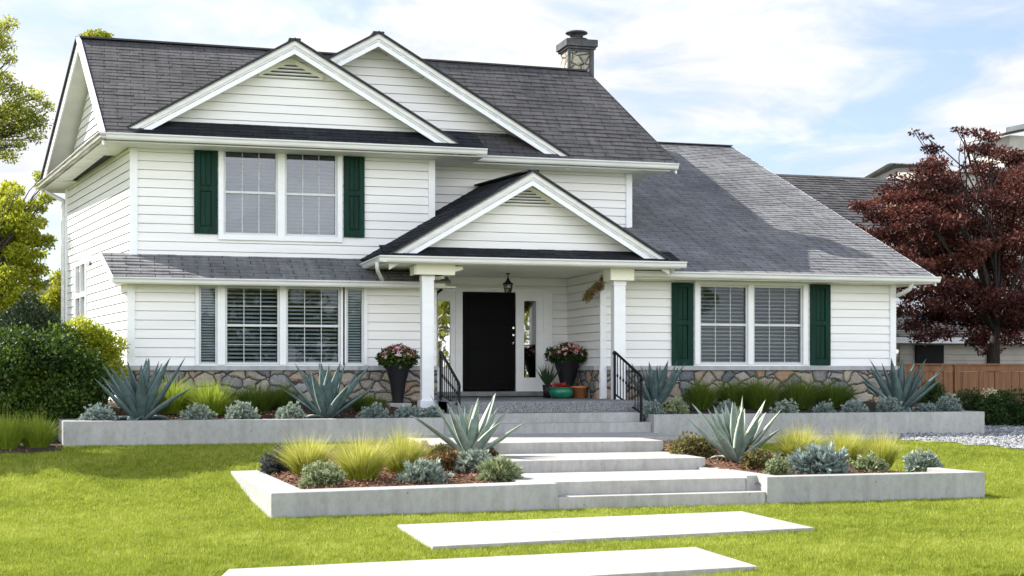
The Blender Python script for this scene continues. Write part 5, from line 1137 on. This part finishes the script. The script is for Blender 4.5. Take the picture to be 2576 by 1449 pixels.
# fence
FY = 27.9; fx0, fx1 = 15.75, 30.0; ft = ZY(2450, 916, FY)
T = thing('wooden_fence', 'reddish brown board fence behind the right planter and the maple trunk', 'fence', (18.5, FY, .6))
rr = random.Random(5)
px_list = [XY(p, FY) for p in (2315, 2404)]; px_list = [px_list[0], px_list[1]]+[px_list[1]+i*2.4 for i in range(1, 5)]
for i, xp in enumerate(px_list):
    obj('post', MB().box(xp-.06, xp+.06, FY-.06, FY+.06, .4, ft-.02), M['fence'], T, bevel=.005)
    xn = px_list[i+1]-.06 if i+1 < len(px_list) else fx1
    mb = MB(); x = xp+.06
    while x < xn: w1 = min(rr.uniform(.10, .15), xn-x); yo = rr.uniform(-.012, .012); mb.box(x+.003, x+w1-.003, FY-.01+yo, FY+.012+yo, .45, ft-.17+rr.uniform(-.004, .004)); x += w1
    obj('board_panel', mb, M['fence'], T)
    mb = MB(); mb.box(xp+.06, xn, FY-.03, FY+.03, ft-.165, ft-.025); obj('rail', mb, M['fence'], T)
mb = MB(); x = fx0
while x < px_list[0]-.06: mb.box(x+.003, x+.12, FY-.01, FY+.012, .45, ft-.17); x += .123
obj('board_panel', mb, M['fence'], T); obj('rail', MB().box(fx0, px_list[0]-.06, FY-.03, FY+.03, ft-.165, ft-.025), M['fence'], T)
obj('cap_rail', MB().box(fx0, fx1, FY-.08, FY+.08, ft-.02, ft+.012), M['fence'], T, bevel=.004)
rr = random.Random(6)
for i, (pa, pb_, pt, Y, lb) in enumerate([(2440, 2530, 985, 25.6, 'dark green clipped shrub with cream flowers by the fence right of the planter'), (2530, 2640, 1010, 25.2, 'dark green shrub at the right edge of the photo beside the gravel')]):
    cl = []
    for k_ in range(16):
        px = rr.uniform(pa, pb_); q = rr.random(); cl.append((XY(px, Y), Y+rr.uniform(-.6, .5), .8+q*(ZY(px, pt, Y)-.95), .3, .33, .24))
    c_ = ((XY(pa, Y)+XY(pb_, Y))/2, Y, .6); T = cloudbush('shrub', lb, 'shrub', c_, cl, 13000, .048, .03, 'hedge', 41+i, 'dark shrubs at the fence')
    if i == 0:
        rg = np.random.default_rng(3); q, ti = leafcloud([(XY(2487, Y-.3), Y-.3, ZY(2487, 988, Y-.3), .2, .15, .07), (XY(2510, Y-.3), Y-.3, ZY(2510, 1000, Y-.3), .12, .1, .05)], 90, .05, .035, rg, .4); npmesh('blossom', q, 4, M['flower_cream'], ti, T)
c_ = (XY(2352, 26.6), 26.6, .7); cl = [(c_[0]+rr.uniform(-.25, .25), 26.6+rr.uniform(-.2, .2), 1.0+rr.uniform(0, .4), .22, .22, .18) for _ in range(8)]
cloudbush('shrub', 'small dark round shrub behind the right corner agave', 'shrub', c_, cl, 4000, .045, .03, 'hedge', 44, 'dark shrubs at the fence')
# neighbours
def box_house(name, label, x0, x1, y0, y1, zw, ridge, mat='siding', over=.4, rmat='shingle', roofaxis='x', ze=None):
    T = thing(name, label, 'house', ((x0+x1)/2, y0, .6)); obj('wall', siding(MB(), rect(0, x1-x0, .6, zw), (x0, y0), (1, 0), (0, -1)), M[mat], T); obj('wall', siding(MB(), rect(0, y1-y0, .6, zw), (x0, y1), (0, -1), (-1, 0)), M[mat], T)
    mb = MB(); ym = (y0+y1)/2
    if roofaxis == 'x':
        roofplane(mb, [(x0-over, y0-over, zw), (x1+over, y0-over, zw), (x1+over, ym, ridge), (x0-over, ym, ridge)], (x0-over, y0-over, zw), (1, 0, 0), (0, ym-y0+over, ridge-zw), 51, .03, .25)
        mb.face([(x0-over, ym, ridge), (x1+over, ym, ridge), (x1+over, y1+over, zw), (x0-over, y1+over, zw)], [(0, 0)]*4)
        obj('gable', MB().extr([(x0, y0, zw-.01), (x0, y1, zw-.01), (x0, ym, ridge-.15)], (.1, 0, 0)), M[mat], T); obj('gable', MB().extr([(x1, y0, zw-.01), (x1, y1, zw-.01), (x1, ym, ridge-.15)], (-.1, 0, 0)), M[mat], T)
    else:
        mb.extr([(x0-over, y0-over, zw+.2), (x1+over, y0-over, ridge), (x1+over, y0-over, ridge+.14), (x0-over, y0-over, zw+.34)], (0, y1-y0+2*over, 0)); mb2 = MB(); mb2.extr([(x0, y0, zw-.01), (x1, y0, zw-.01), (x1, y0, ridge), (x0, y0, zw+.2)], (0, .1, 0)); obj('gable', mb2, M[mat], T)
    obj('roof', mb, M[rmat], T); obj('fascia', MB().box(x0-over, x1+over, y0-over-.03, y0-over, zw-.16, zw+.0), M['trim'], T) if roofaxis == 'x' else None; return T
rx0 = XY(1925, 44); box_house('neighbour_house', 'grey-roofed house directly behind the right wing', 15.0, XY(2262, 44)-.4, 38.5, 49.5, 5.6, ZY(1935, 437, 44), rmat='shingle')
T = box_house('neighbour_house', 'pale tall neighbour house behind the red maple', XY(2330, 43), 40, 43, 47, ZY(2340, 420, 43), ZY(2340, 400, 43)+.1, 'house_beige', .3, 'ledge')
mb = MB(); x0 = XY(2540, 42.5); z0 = ZY(2540, 340, 42.5); mb.box(x0, 40, 42.5, 45, 8, z0); obj('upper_storey', mb, M['house_beige'], T)
obj('roof', MB().extr([(x0-.5, 42.0, z0), (41, 42.0, z0+2.6), (41, 42.0, z0+2.8), (x0-.5, 42.0, z0+.16)], (0, 3, 0)), M['ledge'], T)
T = box_house('garage', 'low white garage with dark openings behind the brown fence', XY(2262, 34), 32, 34, 40, ZY(2400, 850, 34), ZY(2400, 815, 34)+.4, 'house_beige', .5, 'shingle')  # white garage toned down to beige, the maple's shade put into the colour
obj('opening', MB().box(XY(2303, 33.95), XY(2372, 33.95), 33.9, 33.97, .6, ZY(2340, 868, 33.95)), M['dark_room'], T); mb = MB(); mb.box(XY(2484, 33.95), XY(2500, 33.95), 33.9, 33.97, .6, ZY(2490, 868, 33.95)); obj('opening', mb, M['dark_room'], T)
T = thing('neighbour_house', 'grey roof of a distant house behind the trees on the left', 'house', (-3, 50, .6))
mb = MB(); p0 = onY(20, 749, 50); p1 = onY(175, 692, 50); mb.extr([p0+Vector((-1.2, 0, -.55)), p1, p1+Vector((0, 0, .14)), p0+Vector((-1.2, 0, -.41))], (0, 7, 0)); obj('roof', mb, M['chimmetal'], T)
mb = MB(); mb.box(p0.x-1.0, 3, 50.3, 56, .6, p0.z-.3); mb.extr([(p0.x-.9, 50.3, p0.z-.35), (p1.x+2, 50.3, p0.z-.35), (p1.x+2, 50.3, p1.z), (p1.x, 50.3, p1.z-.02)], (0, .1, 0)); obj('wall', mb, M['house_beige'], T)
rr = random.Random(91)
for i in range(5):
    tx = 1+i*6.0; cl = [(tx+rr.uniform(-2.4, 2.4), -14+rr.uniform(-1, 1), rr.uniform(1.2, 5.6), 1.3, 1.1, 1.0) for _ in range(12)]
    tree('street_tree', ['small round green tree across the road, first from the left', 'second green tree across the road', 'middle green tree of five across the road', 'fourth green tree across the road', 'last green tree across the road at the right'][i], 'tree', (tx, -14, 0), [(tx, -14, 0), (tx, -14, 1.5), (tx, -14, 3)], cl, 5000, .28, .2, 'treegreen', 92+i, .15, 'green trees across the road')
# ------------------------------------------------------------------ lawn blades
rg = np.random.default_rng(1); n = 1150000
Yb = 10.6+(23.5-10.6)*rg.random(n)**1.15; u0, u1 = -.40, .40
ra = (SA+u0*CA)/(CA-u0*SA); rb = (SA+u1*CA)/(CA-u1*SA); Xb = Yb*(ra+(rb-ra)*rg.random(n)); keep = np.ones(n, bool)
for poly in ([(X0-.02, 16.98), (X1+.02, 16.98), (a.x, 16.98), (b_.x+.02, 16.98), (b_.x-.08, 18.02), (10.3, 22.4), (13.6, 22.72), (13.3, 23.5), (4.55, 23.5), (4.55, 22.3), (X0-.17, 20.92)],
             [(3.01, 13.57), (7.34, 14.04), (7.34, 15.86), (3.05, 15.53)], [(.62, 10.0), (5.43, 11.44), (5.43, 12.80), (.97, 12.48)], grav, bed, [(-.85, 23.38), (5.4, 23.38), (5.4, 24), (-.85, 24)]):
    keep &= ~inpoly(Xb, Yb, poly)
Xb, Yb = Xb[keep], Yb[keep]; n = len(Xb); zb2 = gza(Yb)
def vnoise(x, y, f, sd):
    g_ = np.random.default_rng(sd).random((256, 256)); x, y = x*f+500, y*f+500; xi, yi = np.floor(x).astype(int), np.floor(y).astype(int); fx, fy = x-xi, y-yi
    fx, fy = fx*fx*(3-2*fx), fy*fy*(3-2*fy); A = lambda i_, j_: g_[(xi+i_) % 256, (yi+j_) % 256]
    return (A(0, 0)*(1-fx)+A(1, 0)*fx)*(1-fy)+(A(0, 1)*(1-fx)+A(1, 1)*fx)*fy
big = vnoise(Xb, Yb, .8, 1)*.6+vnoise(Xb, Yb, 2.1, 2)*.4; fine = vnoise(Xb, Yb, 9, 3)*.5+vnoise(Xb, Yb, 22, 4)*.5
h_ = (.022+.034*rg.random(n))*(.65+.7*fine); an = rg.uniform(0, 6.283, n); wd = .0045+.003*rg.random(n); ln = rg.normal(size=(n, 2))*.02+(fine[:, None]-.5)*.03
tp = np.stack([Xb+ln[:, 0], Yb+ln[:, 1], zb2+h_], -1); bl = np.stack([Xb-np.cos(an)*wd, Yb-np.sin(an)*wd, zb2-.004], -1); br_ = np.stack([Xb+np.cos(an)*wd, Yb+np.sin(an)*wd, zb2-.004], -1)
ti = np.clip(.38*(big-.5)+.42*(fine-.5)+rg.random(n)*.45+.24+(rg.random(n) > .97)*.35, 0, 1)
o = npmesh('lawn', np.stack([bl, br_, tp], 1), 3, M['lawn_leaf'], ti); tag(o, 'short mown green grass around the steps and planters', 'lawn', kind='stuff')
# bark chips on the front beds
for soil_f, poly, nn_, nm in ((zs_f, [(X0+.42, 17.42), (X1-.38, 17.42), (X1-.38, 22.2), (X0+.25, 20.9)], 5200, 'front left'), (zs_f, [(8.35, 17.3), (11.25, 17.3), (10.2, 22.1), (8.35, 22.3)], 4200, 'front right'), (zs_u, [(-.33, 23.64), (5.4, 23.64), (5.8, 26.2), (-.5, 26.2)], 3000, 'left'), (gz, bed, 3000, 'far left')):
    q = np.array(poly); xx = rg.uniform(q[:, 0].min(), q[:, 0].max(), nn_); yy = rg.uniform(q[:, 1].min(), q[:, 1].max(), nn_); k = inpoly(xx, yy, poly); xx, yy = xx[k], yy[k]
    zz = np.array([soil_f(x_, y_) for x_, y_ in zip(xx, yy)])+.02; d = unit(np.concatenate([rg.normal(size=(len(xx), 2)), rg.uniform(-.2, .6, (len(xx), 1))], 1))
    o = npmesh('bark_chips', rhombs(np.stack([xx, yy, zz], -1), d, rg.uniform(.03, .07, len(xx)), .022, rg), 4, M['chips'] if 'chips' in M else M.setdefault('chips', m_leaf('bark_chip', [(0, (.05, .022, .012)), (.5, (.18, .08, .045)), (1, (.38, .22, .13))], 0.0, .9)), rg.random(len(xx)))
    tag(o, 'brown bark chips on the %s bed' % nm, 'mulch', kind='stuff')
